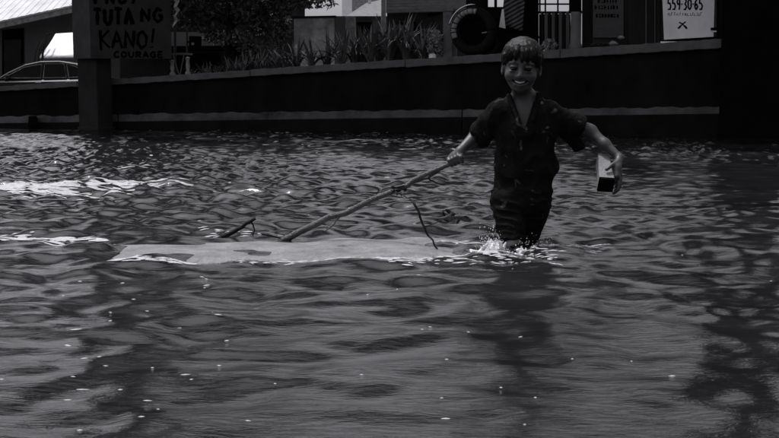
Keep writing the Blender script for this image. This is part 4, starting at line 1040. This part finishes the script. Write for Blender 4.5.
o = mk('floating_board', v, f, M_raft, None, True); sd = o.modifiers.new('s', 'SOLIDIFY'); sd.thickness = .03; sd.offset = -1
tag(o, 'long pale board floating awash beside the dragged branch', 'board')

# ------------------------------------------------------------------ foam flecks, crests of foam, far glints drawn as flecks, splash
fv, ff = [], []
def fleck(x, y, rx, ry, dz=.004, n=9):
    a0 = random.uniform(0, 6.28); base = len(fv)
    ang = np.linspace(0, 2 * math.pi, n, endpoint=False); rr = 1 + .35 * np.sin(ang * 2 + a0) * RNG.uniform(.3, 1) + RNG.uniform(-.2, .2, n)
    X = x + rx * rr * np.cos(ang); Y = y + ry * rr * np.sin(ang); Z = wave(np.append(X, x), np.append(Y, y)) + dz
    for i in range(n): fv.append((X[i], Y[i], Z[i] - .003))
    fv.append((x, y, Z[-1] + min(rx, ry) * .03))
    for i in range(n): ff.append((base + i, base + (i + 1) % n, base + n))
def scatter(px0, py0, px1, py1, n, lo, hi, asp=2.4):
    for _ in range(n):
        p = ground(random.uniform(px0, px1), random.uniform(py0, py1)); r = random.uniform(lo, hi) * random.uniform(.5, 1); fleck(p.x, p.y, r * asp, r, .0015)
def wisps(px0, y0, px1, y1, sp, n, lo, hi):
    for _ in range(n):
        t = random.random(); p = ground(px0 + (px1 - px0) * t, y0 + (y1 - y0) * t + random.gauss(0, sp) * .5); r = random.uniform(lo, hi); fleck(p.x, p.y, r * random.uniform(1.5, 5), r * random.uniform(.4, 1), .006, 14)
scatter(0, 150, 779, 438, 24, .0025, .006, 4); scatter(60, 270, 260, 438, 34, .003, .007, 3.8); scatter(380, 300, 620, 420, 8, .0025, .006, 3.5)
scatter(180, 131, 470, 150, 60, .015, .04, 2.0); scatter(0, 132, 180, 160, 16, .015, .03, 2.2); scatter(470, 134, 779, 145, 18, .01, .025, 2)  # far flecks stand in for sparkling glints on the water
scatter(170, 150, 470, 230, 26, .008, .018, 2.5)
for a in [(-20, 190, 70, 189, 5.5, 520, .005, .028), (60, 188, 130, 186, 4.5, 380, .005, .024), (120, 187, 188, 186, 2.0, 130, .004, .016), (20, 196, 130, 197, 4, 24, .008, .025), (-20, 241, 110, 245, 2.5, 70, .004, .013), (110, 263, 200, 264, 1.5, 45, .004, .010), (240, 262, 400, 261, 2, 40, .003, .009), (200, 232, 290, 236, 3, 30, .003, .008), (380, 262, 480, 262, 4, 60, .003, .008), (555, 247, 600, 247, 1.5, 36, .004, .012), (420, 240, 480, 246, 3, 40, .003, .008), (110, 168, 170, 166, 1.2, 14, .008, .018), (478, 256, 560, 258, 7, 80, .002, .006), (482, 256, 505, 260, 5, 50, .003, .007), (180, 134, 470, 140, 8, 170, .008, .024), (0, 139, 180, 141, 8, 50, .008, .02), (-20, 237, 110, 241, 3, 60, .004, .014), (540, 252, 610, 250, 4, 50, .002, .007)]: wisps(*a)  # the far rows draw water glints as pale streaks
o = mk('foam', fv, ff, M_foam_glint, None, True); tag(o, 'pale foam flecks and streaks with painted far glints on the flood water', 'foam', kind='stuff')

def splash_mat():
    m = bpy.data.materials.new('splash_water'); m.use_nodes = True; t = m.node_tree; n = t.nodes; l = t.links; b = n['Principled BSDF']
    b.inputs['Base Color'].default_value = (.7, .7, .72, 1); b.inputs['Roughness'].default_value = .15; b.inputs['IOR'].default_value = 1.33; b.inputs['Transmission Weight'].default_value = .25
    return m
M_spl = splash_mat()
sv = MB()
def drop(c, r, st=1.0):
    n = 6; base = len(sv.v); sv.v += [c + Vector((0, 0, r * st)), c - Vector((0, 0, r * st))]
    for k in range(n): sv.v.append(c + Vector((r * math.cos(k * 6.283 / n), r * math.sin(k * 6.283 / n), 0)))
    for k in range(n): sv.f += [(base, base + 2 + k, base + 2 + (k + 1) % n), (base + 1, base + 2 + (k + 1) % n, base + 2 + k)]
sr = np.random.default_rng(9)
for _ in range(3000):
    px = sr.normal(493, 6) if sr.random() < .6 else sr.uniform(480, 556); hgt = sr.exponential(4.5) ; y = 254 - hgt + sr.uniform(-2, 8)
    drop(Vector(S(px, y, sr.uniform(-.14, .0))), sr.uniform(.0010, .0034), sr.uniform(.8, 1.8))
def sheet(px0, px1, y0, hmax, dy, n=26, seed=1):
    r = np.random.default_rng(seed); base = len(sv.v)
    for i in range(n + 1):
        t = i / n; px = px0 + (px1 - px0) * t; a = math.sin(math.pi * t) * (.55 + .45 * abs(math.sin(t * 11 + seed))) * r.uniform(.75, 1.1)
        lo = S(px, y0, dy + .03 * math.sin(t * 6)); hi = S(px + r.normal(0, .8), y0 - hmax * a, dy + .02 * math.sin(t * 6) - .01)
        sv.v += [Vector(lo) - Vector((0, 0, .02)), (Vector(lo) + Vector(hi)) / 2 + Vector((0, -.008, 0)), Vector(hi), (Vector(lo) + Vector(hi)) / 2 + Vector((0, .008, 0))]
    for i in range(n):
        a = base + 4 * i
        for q in range(4): sv.f.append((a + q, a + (q + 1) % 4, a + 4 + (q + 1) % 4, a + 4 + q))
sheet(480, 505, 259, 17, -.10, seed=1); sheet(535, 560, 256, 9, -.04, seed=12); sheet(505, 530, 260, 7, -.2, seed=13); sheet(486, 499, 261, 13, -.16, seed=8); sheet(530, 566, 252, 4, .0, seed=9); sheet(498, 534, 257, 5, -.15, seed=2); sheet(528, 552, 257, 8, -.08, seed=3); sheet(488, 510, 262, 8, -.20, seed=4); sheet(440, 486, 252, 3.5, -.02, seed=6); sheet(510, 545, 264, 3, -.26, seed=5)
for pts in ([(533, 247), (538, 250), (545, 258), (552, 268)], [(528, 249), (540, 248), (549, 252)], [(492, 250), (489, 243), (484, 246), (481, 254)]):
    sv.tube([Vector(S(x, y, -.12)) for x, y in pts], [.003, .004, .004, .002][:len(pts)], 6)
o = sv.build('water_splash', M_spl, None, True); tag(o, 'splash of water thrown up round the wading child\'s knees', 'splash', kind='stuff')

# heaped white water where the leading leg breaks the surface
wf = Field([S(474, 255)[0], YB - .32, -.03], [S(566, 255)[0], YB + .12, .12], .004)
wr_ = np.random.default_rng(21)
for k in range(46):
    px = wr_.normal(493, 6) if k < 30 else wr_.uniform(480, 558); a = np.array([S(px, 255)[0], YB + wr_.uniform(-.2, -.02), wr_.uniform(-.01, .01)])
    if k < 30: wf.cone(a, a + [wr_.normal(0, .018), wr_.normal(0, .012), wr_.uniform(.012, .046)], wr_.uniform(.009, .018), .004, .014)
    else: wf.cone(a, a + [wr_.normal(0, .03), 0, wr_.uniform(.0, .03)], .010, .003, .012)
X, Y, Z = np.meshgrid(*wf.ax, indexing='ij', sparse=True); wf.F = wf.F + (.004 * n3(X, Y, Z, 190, 31, 8)).astype(np.float32)
o = link('white_water', wf.mesh('white_water'), M_spl); tag(o, 'heap of churned white water at the child\'s leading leg', 'splash', kind='stuff')
